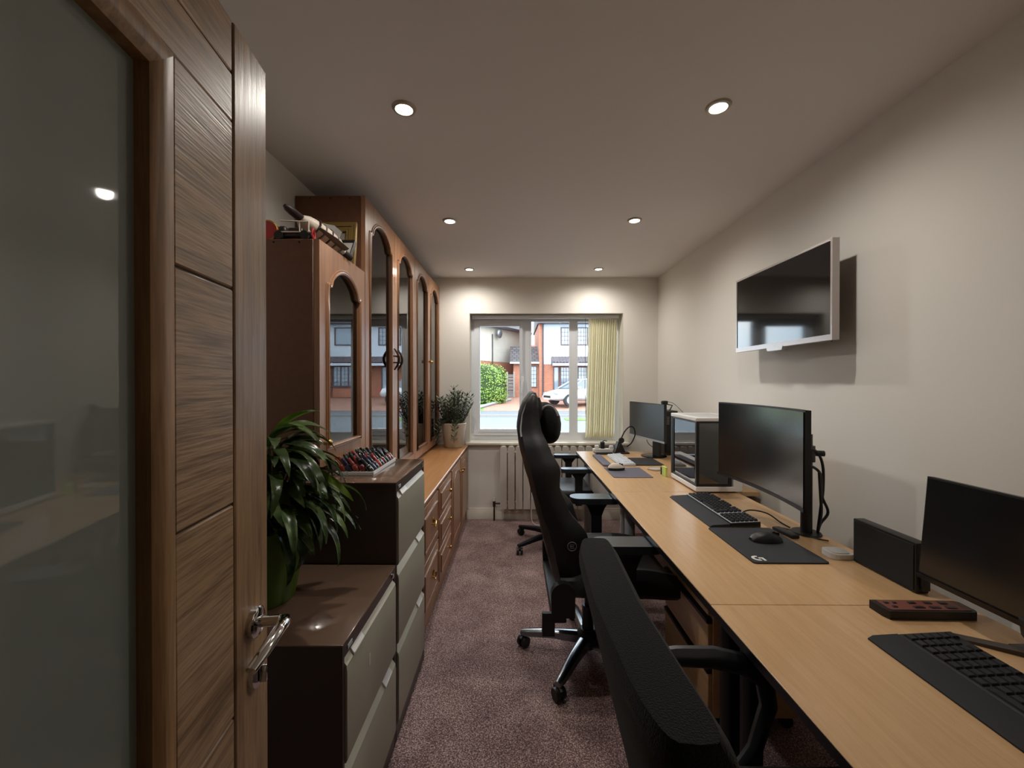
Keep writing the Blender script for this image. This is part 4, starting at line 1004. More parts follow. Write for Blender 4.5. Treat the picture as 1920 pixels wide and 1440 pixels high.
# ---- keyboards
def keycap(bm, sx, sy, h):
    rings = []
    for z, k in ((0, 1), (h * .55, .93), (h, .80), (h * 1.0, .78)):
        rings.append([Vector((sx / 2 * k * a, sy / 2 * k * b_, z)) for a, b_ in ((-1, -1), (1, -1), (1, 1), (-1, 1))])
    loft(bm, rings[:3]); return bm
def keyboard(label, x0, x1, y0, y1, body, keym, rest=None, rows=6, cols=21, kh=.008, individual=True, thick=.016, tilt=.03, wave=0, plate=None, kf=.86):
    """user sits on the -x side: rows run along y, first row (space bar) at small x"""
    t = thing('keyboard', label, 'keyboard', ((x0 + x1) / 2, (y0 + y1) / 2, ZD))
    ca = (x0 + x1) / 2, (y0 + y1) / 2
    bm = NB(); box(bm, x0, x1, y0, y1, ZD, ZD + thick, .003, 2)
    for v in bm.verts:
        if v.co.z > ZD + thick * .6: v.co.z += tilt * (v.co.x - x0)
    bo = obj('case', bm, body, t)
    if plate:
        bm = NB(); box(bm, x0 + .003, x1 - .003, y0 + .003, y1 - .003, ZD + thick * .9, ZD + thick + .0006)
        for v in bm.verts: v.co.z += tilt * (v.co.x - x0)
        obj('plate', bm, plate, t)
    w, d = (y1 - y0 - .012) / cols, (x1 - x0 - .012) / rows
    bk = obj('key', keycap(NB(), d * kf, w * kf, kh), keym, t, local=True); used = False
    joined = NB()
    for r in range(rows):
        c = 0
        while c < cols:
            span = 1
            if r == 0 and c == 7: span = 6
            elif r in (1, 2) and c in (13, ): span = 2
            elif r == 5 and c in (1, 6, 11, 15): c += 1; continue
            elif c in (15, 19 if False else 15): c += 1; continue
            span = min(span, cols - c)
            xx = x0 + .006 + d * (r + .5); yy = y1 - .006 - w * (c + span / 2); zz = ZD + thick + tilt * (xx - x0) + wave * math.cos((yy - y0) / (y1 - y0) * 2 * PI) * 1.0
            m4 = Matrix.Translation(Vector((xx - ca[0], yy - ca[1], zz - ZD))) @ Matrix.Rotation(-tilt, 4, 'Y') @ Matrix.Diagonal((1, span + (span - 1) * .12, 1, 1))
            if individual:
                if not used: bk.matrix_local = m4; used = True
                else: share(bk, 'key', t, m4)
            else:
                tmp = keycap(NB(), d * kf, w * kf, kh); tmp.transform(m4); me = bpy.data.meshes.new('tmp'); tmp.to_mesh(me); tmp.free(); joined.from_mesh(me); bpy.data.meshes.remove(me)
            c += span
    if not individual:
        bpy.data.objects.remove(bk); o = obj('keys', joined, keym, t, local=True); o['kind'] = 'stuff'
    else: joined.free()
    if rest:
        bm = NB(); prism(bm, [[(rest[0], ZD), (rest[1], ZD), (rest[1], ZD + .014), (rest[0] + .012, ZD + .010), (rest[0], ZD + .003)]], lambda u, v, w_: Vector((u, w_, v)), y0, y1); obj('wrist_rest', bm, rest[2], t)
    return t
M['key_dark'] = plain('key_dark', (26, 26, 29), .5); M['key_white'] = plain('key_white', (206, 210, 216), .5); M['plate_grey'] = plain('plate_grey', (190, 192, 196), .35, .3)
keyboard('black mechanical keyboard with grey plate and wrist rest on the middle desk', .932, 1.062, 1.775, 2.235, 'blk', 'key_dark', (.842, .930, 'mat_dark'), kh=.009, plate='plate_grey', thick=.018, tilt=.05, kf=.78)
keyboard('black keyboard with flat wrist rest on the desk nearest the camera', .935, 1.062, .53, 1.005, 'blk', 'key_dark', (.862, .934, 'blk_rough'), kh=.0045, thick=.014, tilt=.06, rows=6, cols=19)
keyboard('white keyboard on the desk nearest the window', .778, .90, 3.06, 3.49, 'lgrey', 'key_white', None, rows=6, cols=18, kh=.006, individual=False, thick=.010, tilt=.08)
slab('wrist_rest', 'mat_grey', 'grey wrist rest lying in front of the white keyboard', 'wrist rest', .655, .722, 3.04, 3.48, .014)
bm = NB(); tube(bm, smooth_pts([(1.055, 1.93, ZD + .012), (1.10, 1.92, ZD + .03), (1.14, 1.86, ZD + .034), (1.165, 1.80, ZD + .012), (1.18, 1.765, ZD + .0035)]), .0032, 7); tag(obj('cable', bm, 'blk'), 'black cable arching from the mechanical keyboard', 'cable')
# ---- mats and mice
mm = thing('mouse_mat', 'black mouse mat with white logo on the middle desk', 'mouse mat', (.97, 1.58, ZD))
bm = NB(); prism(bm, [rrect(.826, 1.090, 1.42, 1.762, .012)], FZ, ZD, ZD + .004); obj('pad', bm, 'mat_dark', mm)
lx, ly, lr = .860, 1.456, .020      # logo: the letter G drawn as an open ring with a bar
bm = NB(); Z0, Z1 = ZD + .004, ZD + .0045
def arcpoly(a0, a1, r0, r1, n=22): 
    return [(r1 * math.cos(R(a0 + (a1 - a0) * i / n)), r1 * math.sin(R(a0 + (a1 - a0) * i / n))) for i in range(n + 1)] + [(r0 * math.cos(R(a1 - (a1 - a0) * i / n)), r0 * math.sin(R(a1 - (a1 - a0) * i / n))) for i in range(n + 1)]
FG = lambda u, v, w: Vector((lx + u, ly + v, w))
prism(bm, [arcpoly(70, 285, .0105, lr)], FG, Z0, Z1); prism(bm, [rect(.003, .021, -.003, .0055)], FG, Z0, Z1); prism(bm, [rect(.0125, .021, -.0195, -.003)], FG, Z0, Z1)
obj('logo', bm, 'white', mm, smooth=False)
def mouse(label, x, y, z, L, Wd, Ht, rz, mat, side=None):
    t = thing('mouse', label, 'computer mouse', (x, y, z), rz)
    bm = NB(); rings = []
    for k in range(13):
        q = k / 12; xx = -L / 2 + L * q; w = Wd / 2 * (math.sin(PI * (.06 + .88 * q)) ** .45); h = Ht * (math.sin(PI * (.05 + .87 * q ** .85)) ** .6)
        rings.append([Vector((xx, w * math.cos(a) * (1 if math.sin(a) >= 0 else .95), max(.0008, h * max(0, math.sin(a)) ** .75) if math.sin(a) > 0 else .0008)) for a in [PI * j / 10 for j in range(11)]])
    loft(bm, rings); obj('shell', bm, mat, t, local=True)
    if side:
        bm = NB(); rings = []
        for k in range(13):
            q = k / 12; w = Wd / 2 * (math.sin(PI * (.06 + .88 * q)) ** .45) * 1.03; xx = (-L / 2 + L * q) * 1.03
            rings.append([Vector((xx, -w, 0)), Vector((xx, w, 0)), Vector((xx, w, Ht * .35)), Vector((xx, -w, Ht * .35))])
        loft(bm, rings); obj('grip', bm, side, t, local=True)
    bm = NB(); cyl(bm, (L * .26, -.004, Ht * .80), (L * .26, .004, Ht * .80), .008, .008, 14); obj('wheel', bm, 'blk_rough', t, local=True)
    bm = NB(); box(bm, -.005, L * .46, -.0006, .0006, Ht * .3, Ht * .86); obj('button_gap', bm, 'blk_gloss', t, local=True)
    return t
mouse('black mouse on the black mouse mat with the logo', .985, 1.615, ZD + .0042, .115, .068, .038, 0, 'blk')
slab('mouse_mat', 'mat_grey', 'grey mouse mat on the desk nearest the window', 'mouse mat', .648, .908, 2.69, 3.0, .003)
mouse('pale topped mouse on the grey mouse mat by the window', .715, 2.915, ZD + .0035, .115, .072, .05, R(6), 'toy_white', 'blk')
slab('desk_pad', 'blk_rough', 'black desk pad in front of the far monitor', 'desk pad', .905, 1.12, 3.08, 3.37, .006)
# ---- small remote beside the mat
bm = NB(); box(bm, -.018, .018, -.055, .055, 0, .014, .004, 2); o = obj('remote_control', bm, 'blk', loc=(0, 0, 0)); o.location = (1.118, 1.70, ZD); o.rotation_euler.z = R(6); tag(o, 'small black remote control beside the black mouse mat', 'remote control')
bm = NB(); tube(bm, smooth_pts([(1.145, 1.765, ZD + .003), (1.165, 1.735, ZD + .003), (1.20, 1.65, ZD + .003), (1.235, 1.62, ZD + .003)]), .0025, 6); tag(obj('cable', bm, 'blk'), 'thin black cable on the desk at the foot of the monitor arm', 'cable')
# ---- white hub, black upright box
hb = thing('charger_puck', 'flat white charger puck beside the upright black box', 'charger', (1.165, 1.485, ZD))
bm = NB(); prism(bm, [rrect(1.125, 1.205, 1.45, 1.525, .024, 6)], FZ, ZD, ZD + .018); obj('body', bm, 'white', hb)
bm = NB(); prism(bm, [rrect(1.135, 1.195, 1.46, 1.515, .018, 6)], FZ, ZD + .018, ZD + .021); obj('top', bm, 'white', hb)
bb = thing('speaker_box', 'upright black box speaker at the back of the desk near the camera', 'speaker', (1.215, 1.335, ZD))
bm = NB(); box(bm, 1.19, 1.228, 1.222, 1.449, ZD, ZD + .150, .003, 2); obj('case', bm, 'blk', bb)
bm = NB(); box(bm, 1.187, 1.1905, 1.228, 1.443, ZD + .008, ZD + .143, .001); obj('front_grille', bm, 'blk_rough', bb)
bm = NB(); box(bm, 1.20, 1.222, 1.21, 1.223, ZD + .012, ZD + .05, .002); obj('plug', bm, 'blk', bb)
# ---- red brown handset
M['handset'] = plain('handset_red', (112, 62, 50), .5)
hs = thing('handset', 'red brown topped black handset with dark buttons lying by the near monitor', 'remote control', (1.105, 1.115, ZD), R(-1))
bm = NB(); prism(bm, [[(-.112, -.028), (.112, -.028), (.118, -.02), (.118, .022), (.110, .03), (-.118, .03), (-.118, -.012)]], FZ, 0, .022); obj('body', bm, 'blk', hs, local=True)
bm = NB(); prism(bm, [rrect(-.105, .110, -.022, .026, .006)], FZ, .022, .0235); obj('face', bm, 'handset', hs, local=True)
for i, (bx, by, sx, sy) in enumerate([(-.088, .012, .012, .008), (-.082, -.008, .012, .008), (-.066, .012, .010, .007)] + [(-.02 + .042 * a, .012 - .022 * c, .028 - .008 * (1 - c), .009) for a in range(3) for c in range(2)]):
    bm = NB(); box(bm, bx - sx / 2, bx + sx / 2, by - sy / 2, by + sy / 2, .0232, .0255, .0008); obj('button', bm, 'blk', hs, local=True)
# ---- near monitor
nm = thing('monitor', 'black flat monitor at the right, nearest the camera', 'monitor', (1.15, .915, ZD))
T5 = R(5)
def fm(u, v, w): return Vector((1.150 + w * math.cos(T5) + (v - .81) * math.sin(T5), u, .81 + (v - .81) * math.cos(T5) - w * math.sin(T5)))
bm = NB(); prism(bm, [rect(.655, 1.178, .81, 1.097)], fm, .003, .022); prism(bm, [rect(.78, 1.05, .86, 1.0)], fm, .022, .05); obj('housing', bm, 'blk', nm, smooth=False)
bm = NB(); prism(bm, [rect(.660, 1.173, .826, 1.092)], fm, 0, .005); obj('screen', bm, 'screen_m', nm, smooth=False)
bm = NB(); prism(bm, [rect(.655, 1.178, .810, .8225)], fm, -.004, .006); obj('chin', bm, 'blk_gloss', nm, smooth=False)
bm = NB(); tube(bm, [(1.155, .915, .83), (1.162, .915, .79), (1.180, .915, .768), (1.19, .915, .760)], [.03, .03, .030, .024], 14, flat=.5); obj('neck', bm, 'blk', nm)
M['foot_grey'] = plain('foot_grey', (70, 62, 58), .4, .3)
for s in (-1, 1):
    bm = NB(); loft(bm, [[Vector(p) for p in ((1.185, .915 + s * .01, ZD + .012), (1.185, .915 + s * .04, ZD + .012), (1.185, .915 + s * .04, ZD), (1.185, .915 + s * .01, ZD))], [Vector(p) for p in ((1.068, .915 + s * .095, ZD + .004), (1.083, .915 + s * .115, ZD + .004), (1.083, .915 + s * .115, ZD), (1.068, .915 + s * .095, ZD))]]); obj('foot', bm, 'foot_grey', nm)
bm = NB(); box(bm, 1.17, 1.235, .85, .98, ZD, ZD + .008, .002); obj('foot_plate', bm, 'foot_grey', nm)
# ---- desktop computer
pc = thing('desktop_computer', 'white and black desktop computer with glass panels on the desk behind the curved monitor', 'computer', (1.15, 2.5, ZD))
QX0, QX1, QY0, QY1, QZ1 = 1.02, 1.283, 2.318, 2.69, 1.163
ft = []
for x in (QX0 + .03, QX1 - .03):
    for y in (QY0 + .04, QY1 - .04):
        bm = NB(); cyl(bm, (x, y, ZD), (x, y, ZD + .008), .012, .012, 12); obj('foot', bm, 'blk', pc)
bm = NB(); box(bm, QX0, QX1, QY0, QY1, ZD + .008, ZD + .036, .003); obj('base', bm, 'white', pc)
bm = NB(); box(bm, QX0 - .001, QX1, QY0 - .001, QY1, QZ1 - .022, QZ1, .004); tp = obj('top', bm, 'white', pc)
for i in range(9):
    bm = NB(); box(bm, QX0 + .03, QX1 - .03, QY0 + .04 + .034 * i, QY0 + .055 + .034 * i, QZ1, QZ1 + .0006); obj('vent_slot', bm, 'lgrey', tp)
bm = NB(); box(bm, QX1 - .05, QX1, QY0 + .001, QY1, ZD + .036, QZ1 - .022); obj('chassis', bm, 'white', pc)
bm = NB(); box(bm, QX0 + .001, QX1 - .05, QY1 - .02, QY1, ZD + .036, QZ1 - .022); obj('rear_panel', bm, 'blk', pc)
M['pcglass'] = glass('tinted_glass', (.30, .31, .33), 2.4)
def panel(name, f, u0, u1, v0, v1, w0, w1):
    bm = NB(); prism(bm, [rect(u0, u1, v0, v1), rect(u0 + .016, u1 - .016, v0 + .014, v1 - .010)], f, w0, w1); p = obj(name, bm, 'blk', pc, smooth=False)
    bm = NB(); prism(bm, [rect(u0 + .001, u1 - .001, v0 + .001, v1 - .001)], f, w1 - .003, w1 - .001); obj('glass', bm, 'pcglass', p, smooth=False)
panel('side_panel', FX, QY0 + .004, QY1 - .02, ZD + .036, QZ1 - .022, QX0 + .003, QX0 + .010)
panel('front_panel', FY, QX0 + .004, QX1 - .06, ZD + .036, QZ1 - .022, QY0 + .003, QY0 + .010)
bm = NB(); box(bm, QX1 - .062, QX1 - .05, QY0 + .03, QY1 - .03, ZD + .05, QZ1 - .04); mbd = obj('mainboard', bm, 'darkmetal', pc)
bm = NB(); box(bm, QX0 + .07, QX1 - .064, QY0 + .05, QY1 - .08, ZD + .15, ZD + .19, .004); obj('graphics_card', bm, 'lgrey', pc)
bm = NB(); box(bm, QX0 + .03, QX1 - .064, QY0 + .04, QY1 - .03, ZD + .037, ZD + .11, .003); obj('power_shroud', bm, 'darkmetal', pc)
bm = NB(); box(bm, QX0 + .08, QX1 - .064, QY0 + .14, QY0 + .25, ZD + .24, ZD + .35, .006); obj('cooler', bm, 'lgrey', pc)
for zf in (.18, .30):
    bm = NB(); tube(bm, [(QX0 + .095 + .055 * math.cos(a), QY0 + .03, ZD + zf + .055 * math.sin(a)) for a in [2 * PI * i / 24 for i in range(24)]], .006, 6, closed=True); cyl(bm, (QX0 + .095, QY0 + .025, ZD + zf), (QX0 + .095, QY0 + .035, ZD + zf), .02, .02, 14); fn = obj('fan_ring', bm, 'toy_grey', pc)
    for k in range(7):
        a = 2 * PI * k / 7; bm = NB(); loft(bm, [[Vector((QX0 + .095 + r * math.cos(a + q), QY0 + .028 + .006 * w_, ZD + zf + r * math.sin(a + q))) for q, w_ in ((-.18, -1), (.18, 1), (.2, 1.2), (-.16, -.8))] for r in (.018, .050)]); obj('blade', bm, 'toy_grey', fn)
# ---- black tower behind the far monitor
bt = thing('slim_tower', 'slim black tower computer standing behind the far monitor', 'computer', (1.34, 3.61, ZD))
bm = NB(); box(bm, 1.282, 1.395, 3.52, 3.71, ZD, 1.115, .004); obj('case', bm, 'blk', bt)
bm = NB(); box(bm, 1.288, 1.389, 3.515, 3.521, ZD + .02, 1.10, .002); fp = obj('front_panel', bm, 'blk_rough', bt)
for k in range(6):
    bm = NB(); box(bm, 1.290, 1.32, 3.512, 3.5155, 1.0 + .012 * k, 1.006 + .012 * k); obj('vent_slot', bm, 'toy_grey', fp)
# ---- far monitor
fmn = thing('monitor', 'flat grey screened monitor on the desk nearest the window', 'monitor', (1.185, 3.56, ZD))
pA, pB = Vector((1.055, 3.79)), Vector((1.178, 3.245)); dd = (pB - pA); Lm = dd.length; dd.normalize(); nn = Vector((dd.y, -dd.x))
if nn.x > 0: nn = -nn
def ff(u, v, w): return Vector((pA.x + dd.x * u + nn.x * w, pA.y + dd.y * u + nn.y * w, v))
mz0, mz1 = .875, 1.185
bm = NB(); prism(bm, [rect(0, Lm, mz0, mz1)], ff, -.022, -.002); prism(bm, [rect(Lm * .3, Lm * .7, mz0 + .06, mz1 - .06)], ff, -.05, -.02); obj('housing', bm, 'blk', fmn, smooth=False)
bm = NB(); prism(bm, [rect(.005, Lm - .005, mz0 + .016, mz1 - .005)], ff, -.003, 0); obj('screen', bm, 'screen_far', fmn, smooth=False)
bm = NB(); prism(bm, [rect(0, Lm, mz0, mz0 + .014)], ff, -.004, .003); obj('chin', bm, 'lgrey', fmn, smooth=False)
cxm = ff(Lm * .62, 0, -.06)
bm = NB(); prism(bm, [rect(Lm * .55, Lm * .72, ZD + .004, 1.0)], ff, -.075, -.05); obj('stand_column', bm, 'blk', fmn, smooth=False)
bm = NB(); bcx = ff(Lm * .6, 0, -.045); lathe(bm, [(.105, 0), (.105, .006), (.095, .009)], (bcx.x, bcx.y, ZD), 36); obj('stand_base', bm, 'blk_gloss', fmn)
bm = NB(); tube(bm, smooth_pts([ff(Lm * .42, .92, -.04), ff(Lm * .40, .86, -.045), ff(Lm * .43, .82, -.06), ff(Lm * .55, .80, -.07)]), .003, 6); obj('cable', bm, 'blk', fmn)
# webcam on the far monitor
wc = thing('webcam', 'black webcam on a small arm at the top corner of the far monitor', 'webcam', (ff(Lm - .02, mz1, -.01).x, ff(Lm - .02, mz1, -.01).y, mz1 + .0005))
q = ff(Lm - .015, mz1, -.012)
bm = NB(); box(bm, q.x - .022, q.x + .022, q.y - .018, q.y + .018, mz1 + .001, mz1 + .030, .005, 2); obj('body', bm, 'blk', wc)
bm = NB(); cyl(bm, (q.x - .026, q.y, mz1 + .016), (q.x - .02, q.y, mz1 + .016), .009, .009, 14); obj('lens', bm, 'blk_gloss', wc)
bm = NB(); tube(bm, [(q.x + .01, q.y - .01, mz1 + .004), (q.x + .05, q.y - .03, mz1 - .005), (q.x + .025, q.y - .04, mz1 - .045)], .005, 6); obj('arm', bm, 'blk', wc)
bm = NB(); tube(bm, smooth_pts([(q.x + .02, q.y, mz1 + .022), (q.x + .06, q.y - .03, mz1 + .01), (q.x + .10, q.y - .1, mz1 - .05), (q.x + .13, q.y - .14, mz1 - .11)]), .002, 5); obj('cable', bm, 'blk', wc)
# ---- headset on its stand
hx, hy = .925, 3.63
hs2 = thing('headset_stand', 'black wedge headset stand at the far end of the desks', 'stand', (hx, hy, ZD))
bm = NB(); prism(bm, [[(hx - .055, ZD), (hx + .045, ZD), (hx + .04, ZD + .018), (hx + .005, ZD + .095), (hx - .02, ZD + .10)]], FY, hy - .035, hy + .035); obj('wedge', bm, 'blk', hs2)
bm = NB(); box(bm, hx - .03, hx + .075, hy - .05, hy + .05, ZD, ZD + .012, .003); obj('foot', bm, 'blk', hs2)
hs3 = thing('headset', 'black headset with thin band resting on the wedge stand', 'headset', (hx, hy, ZD + .1))
bm = NB(); tube(bm, smooth_pts([(hx + .0, hy - .04, ZD + .125), (hx + .03, hy - .04, ZD + .19), (hx + .075, hy - .035, ZD + .235), (hx + .115, hy - .03, ZD + .225), (hx + .125, hy - .03, ZD + .16), (hx + .09, hy - .035, ZD + .09), (hx + .05, hy - .045, ZD + .065)]), .0055, 8); obj('head_band', bm, 'darkmetal', hs3)
bm = NB(); lathe(bm, [(.001, -.012), (.022, -.012), (.026, 0), (.022, .012), (.001, .012)], (0, 0, 0), 20)
for v in bm.verts: v.co = Vector((hx + .002 + v.co.x, hy - .050 + v.co.z, ZD + .118 + v.co.y))
obj('ear_cup', bm, 'blk_rough', hs3)
bm = NB(); tube(bm, [(hx - .002, hy - .052, ZD + .10), (hx - .02, hy - .06, ZD + .07), (hx - .025, hy - .06, ZD + .055)], .004, 6); obj('microphone', bm, 'blk', hs3)
# ---- phone, power strip, coaster
nb = thing('notebook', 'black notebook with pale cover at the far corner of the desks', 'notebook', (.775, 3.61, ZD))
bm = NB(); box(bm, .70, .845, 3.545, 3.655, ZD, ZD + .018, .003); obj('pages', bm, 'blk', nb)
bm = NB(); box(bm, .695, .84, 3.55, 3.66, ZD + .018, ZD + .021, .001); obj('cover', bm, 'toy_grey', nb)
ps = thing('power_strip', 'white power strip with plugs at the window end of the desk', 'power strip', (.80, 3.695, ZD))
bm = NB(); box(bm, .70, .90, 3.672, 3.712, ZD, ZD + .03, .005, 2); obj('body', bm, 'white', ps)
for x, m_, hh in ((.735, 'white', .03), (.785, 'blk', .06), (.865, 'white', .026)):
    bm = NB(); box(bm, x - .018, x + .018, 3.676, 3.708, ZD + .03, ZD + .03 + hh, .004); obj('plug', bm, m_, ps)
bm = NB(); tube(bm, smooth_pts([(.785, 3.69, ZD + .09), (.80, 3.69, ZD + .10), (.825, 3.69, ZD + .096)]), .004, 6); obj('plug_cable', bm, 'blk', ps)
co = thing('coaster', 'pale round coaster with raised rim near the glass computer', 'coaster', (1.0, 2.945, ZD))
bm = NB(); lathe(bm, [(.001, 0), (.050, 0), (.052, .004), (.052, .010), (.048, .011), (.046, .006), (.001, .006)], (1.0, 2.945, ZD), 32, cap=False); obj('dish', bm, 'cream', co)
bm = NB(); lathe(bm, [(.001, .0064), (.03, .0068), (.03, .006)], (1.0, 2.945, ZD), 24, cap=False); obj('inlay', bm, 'lgrey', co)
M['sticky'] = plain('sticky_green', (196, 214, 110), .8)
sn = thing('note_holder', 'yellow green sticky note block by the glass computer', 'notes', (1.0, 2.76, ZD))
bm = NB(); box(bm, .995, 1.008, 2.715, 2.785, ZD, ZD + .062, .001); obj('note_block', bm, 'sticky', sn)
bm = NB(); box(bm, .99, 1.015, 2.785, 2.80, ZD, ZD + .05, .002); obj('holder', bm, 'blk', sn)
# white cable hanging by the radiator
bm = NB(); tube(bm, smooth_pts([(.16, 3.93, .30), (.155, 3.93, .15), (.16, 3.92, .04), (.19, 3.90, .006), (.25, 3.88, .005)]), .003, 6); tag(obj('cable', bm, 'white'), 'thin white cable hanging to the carpet by the radiator', 'cable')

# ================================================================ outside
def gz(y): return -.15 if y < 17.6 else (-.08 if y < 20 else -.08 + (y - 20) / 7 * .43)
bm = NB(); box(bm, -30, 40, YF + .3, 11.2, -.4, -.16); o = struct(obj('ground_front', bm, 'pave'))
bm = NB(); box(bm, -40, 60, 11.2, 17.6, -.4, -.15); struct(obj('road', bm, 'asphalt'))
bm = NB(); box(bm, -40, 60, 17.6, 17.75, -.4, -.05); struct(obj('kerb', bm, 'kerb'))
bm = NB(); box(bm, -40, 60, 17.75, 20.2, -.4, -.08); struct(obj('pavement', bm, 'pave'))
bm = NB(); prism(bm, [[(20.2, -.5), (60, -.5), (60, .36), (27, .36), (20.2, -.07)]], lambda u, v, w: Vector((w, u, v)), -1.6, 14.5); struct(obj('driveway', bm, 'drive'))
bm = NB(); prism(bm, [[(20.2, -.5), (60, -.5), (60, .36), (27, .36), (20.2, -.07)]], lambda u, v, w: Vector((w, u, v)), -40, -1.6); struct(obj('lawn_side', bm, 'grass'))
bm = NB(); prism(bm, [[(20.2, -.5), (60, -.5), (60, .36), (27, .36), (20.2, -.07)]], lambda u, v, w: Vector((w, u, v)), 14.5, 60); struct(obj('lawn_far', bm, 'grass'))
bm = NB(); box(bm, 2.0, 3.4, 16.0, 16.9, -.155, -.12, .02); tag(obj('grass_tuft', bm, 'grass'), 'patch of grass at the road edge beyond the window', 'grass')
bm = NB(); tube(bm, [(-2.1, 20.3, .0), (-1.7, 21.5, .08), (-.9, 23.6, .22), (-.3, 25.0, .30)], .10, 6, flat=.9); tag(obj('border_edging', bm, 'kerb'), 'pale stone edging between hedge and block paved drive', 'edging')
def win_unit(parent, x0, x1, z0, z1, y, nx=2, nzv=1, fr=.07, lattice=False, name='window'):
    holes = []; cw = (x1 - x0 - fr) / nx; ch = (z1 - z0 - fr) / nzv
    for i in range(nx):
        for j in range(nzv): holes.append(rect(x0 + fr + cw * i, x0 + cw * (i + 1), z0 + fr + ch * j, z0 + ch * (j + 1)))
    bm = NB(); prism(bm, [rect(x0, x1, z0, z1)] + holes, FY, y - .06, y + .04); w = obj(name, bm, 'brownframe', parent, smooth=False)
    for h in holes:
        (a0, c0), _, (a1, c1), _ = h
        bm = NB(); box(bm, a0 - .01, a1 + .01, y - .02, y + .0, c0 - .01, c1 + .01); obj('pane', bm, 'dpane', w)
        if lattice:
            bm = NB(); k = max(2, round((a1 - a0) / .2)); kz = max(2, round((c1 - c0) / .26))
            for i in range(1, k): box(bm, a0 + (a1 - a0) * i / k - .012, a0 + (a1 - a0) * i / k + .012, y - .035, y - .022, c0, c1)
            for i in range(1, kz): box(bm, a0, a1, y - .035, y - .022, c0 + (c1 - c0) * i / kz - .012, c0 + (c1 - c0) * i / kz + .012)
            obj('lattice', bm, 'brownframe', w)
    return w
HY = 27.0
h1 = thing('house', 'white rendered house with tiled canopy and brown windows across the road', 'house', (7, HY, .35))
bm = NB(); box(bm, 1.88, 13.4, HY, HY + 7, 2.52, 5.27); obj('rendered_wall', bm, 'render_w', h1)
bm = NB(); box(bm, 1.88, 13.4, HY + .01, HY + 7, .3, 2.52); obj('brick_wall', bm, 'brick', h1)
bm = NB(); box(bm, 1.58, 1.88, HY - .05, HY + 7, .3, 5.4); obj('brick_pier', bm, 'brick', h1)
bm = NB(); prism(bm, [[(HY - .45, 5.27), (HY + 3.5, 7.9), (HY + 7.45, 5.27)]], lambda u, v, w: Vector((w, u, v)), 1.5, 13.5); obj('roof', bm, 'rooftile', h1)
bm = NB(); box(bm, 1.5, 13.5, HY - .5, HY - .02, 5.16, 5.30); obj('gutter', bm, 'dgutter', h1)
bm = NB(); cyl(bm, (1.82, HY - .1, .3), (1.82, HY - .1, 5.2), .05, .05, 8); obj('downpipe', bm, 'dgutter', h1)
for a, b_ in ((2.99, 4.78), (6.0, 7.5), (8.75, 10.4)): win_unit(h1, a, b_, 3.77, 4.96, HY, 2 if a < 8 else 1, 1, lattice=(a != 8.75))
# canopy: rows of tiles as real steps
bm = NB(); prism(bm, [[(HY - .02, 2.98), (HY - .95, 2.56), (HY - .95, 2.48), (HY - .02, 2.48)]], lambda u, v, w: Vector((w, u, v)), 2.37, 11.0); cn = obj('canopy', bm, 'dgutter', h1)
bm = NB()
for r in range(4):
    ya, yb = HY - .95 + .235 * r, HY - .95 + .235 * (r + 1) + .03; za, zb_ = 2.575 + .106 * r, 2.575 + .106 * (r + 1) + .012
    n = 42
    for i in range(n):
        x0 = 2.37 + 8.63 * i / n; x1 = x0 + 8.63 / n
        vs = [(x0, ya, za + .02), ((x0 + x1) / 2, ya, za + .065), (x1, ya, za + .02), (x1, yb, zb_ + .02), ((x0 + x1) / 2, yb, zb_ + .05), (x0, yb, zb_ + .02)]
        v = [bm.verts.new(p) for p in vs]; bm.faces.new((v[0], v[1], v[4], v[5])); bm.faces.new((v[1], v[2], v[3], v[4]))
M['tileplain'] = plain('clay_tile', (84, 74, 77), .8, var=.2, bscale=3)
o = obj('tiles', bm, 'tileplain', cn, smooth=False); o['kind'] = 'stuff'
bm = NB(); box(bm, 2.37, 11.0, HY - .98, HY - .93, 2.40, 2.56); obj('fascia', bm, 'render_w', h1)
win_unit(h1, 2.95, 4.75, .5, 2.38, HY, 3, 1, lattice=True); win_unit(h1, 2.5, 2.9, .4, 2.38, HY - .0, 1, 1)
dr = win_unit(h1, 6.55, 7.3, .38, 2.38, HY, 1, 1, name='front_door')
# bay window
bm = NB(); prism(bm, [[(8.4, HY), (8.75, HY - .55), (10.3, HY - .55), (10.65, HY)]], FZ, .35, 1.05); obj('bay_base', bm, 'brick', h1)
win_unit(h1, 8.75, 10.3, 1.05, 2.40, HY - .5, 3, 1, lattice=True, name='bay_window')
bm = NB(); prism(bm, [[(8.4, HY), (8.72, HY - .52), (8.78, HY - .48), (8.5, HY)]], FZ, 1.05, 2.45); prism(bm, [[(10.27, HY - .48), (10.33, HY - .52), (10.65, HY), (10.55, HY)]], FZ, 1.05, 2.45); box(bm, 8.6, 10.45, HY - .6, HY, .98, 1.06); obj('bay_frame', bm, 'brownframe', h1)
# link building
lk = thing('side_extension', 'low brick extension with slate grey tiled roof beside the white house', 'house', (.7, 28.5, .35))
bm = NB(); box(bm, -.12, 1.57, 27.3, 31, .3, 2.63); obj('brick_wall', bm, 'brick', lk)
bm = NB(); prism(bm, [[(27.0, 2.60), (29.2, 3.9), (29.2, 2.60)]], lambda u, v, w: Vector((w, u, v)), -.35, 1.57); obj('roof', bm, 'rooftile', lk)
bm = NB(); box(bm, -.35, 1.57, 26.95, 27.05, 2.56, 2.68); obj('fascia', bm, 'render_w', lk)
win_unit(lk, 1.03, 1.44, 1.0, 2.42, 27.3, 1, 1, .05, lattice=True)
bm = NB(); box(bm, -.82, -.12, 27.3, 27.5, .3, .6); obj('step', bm, 'kerb', lk)
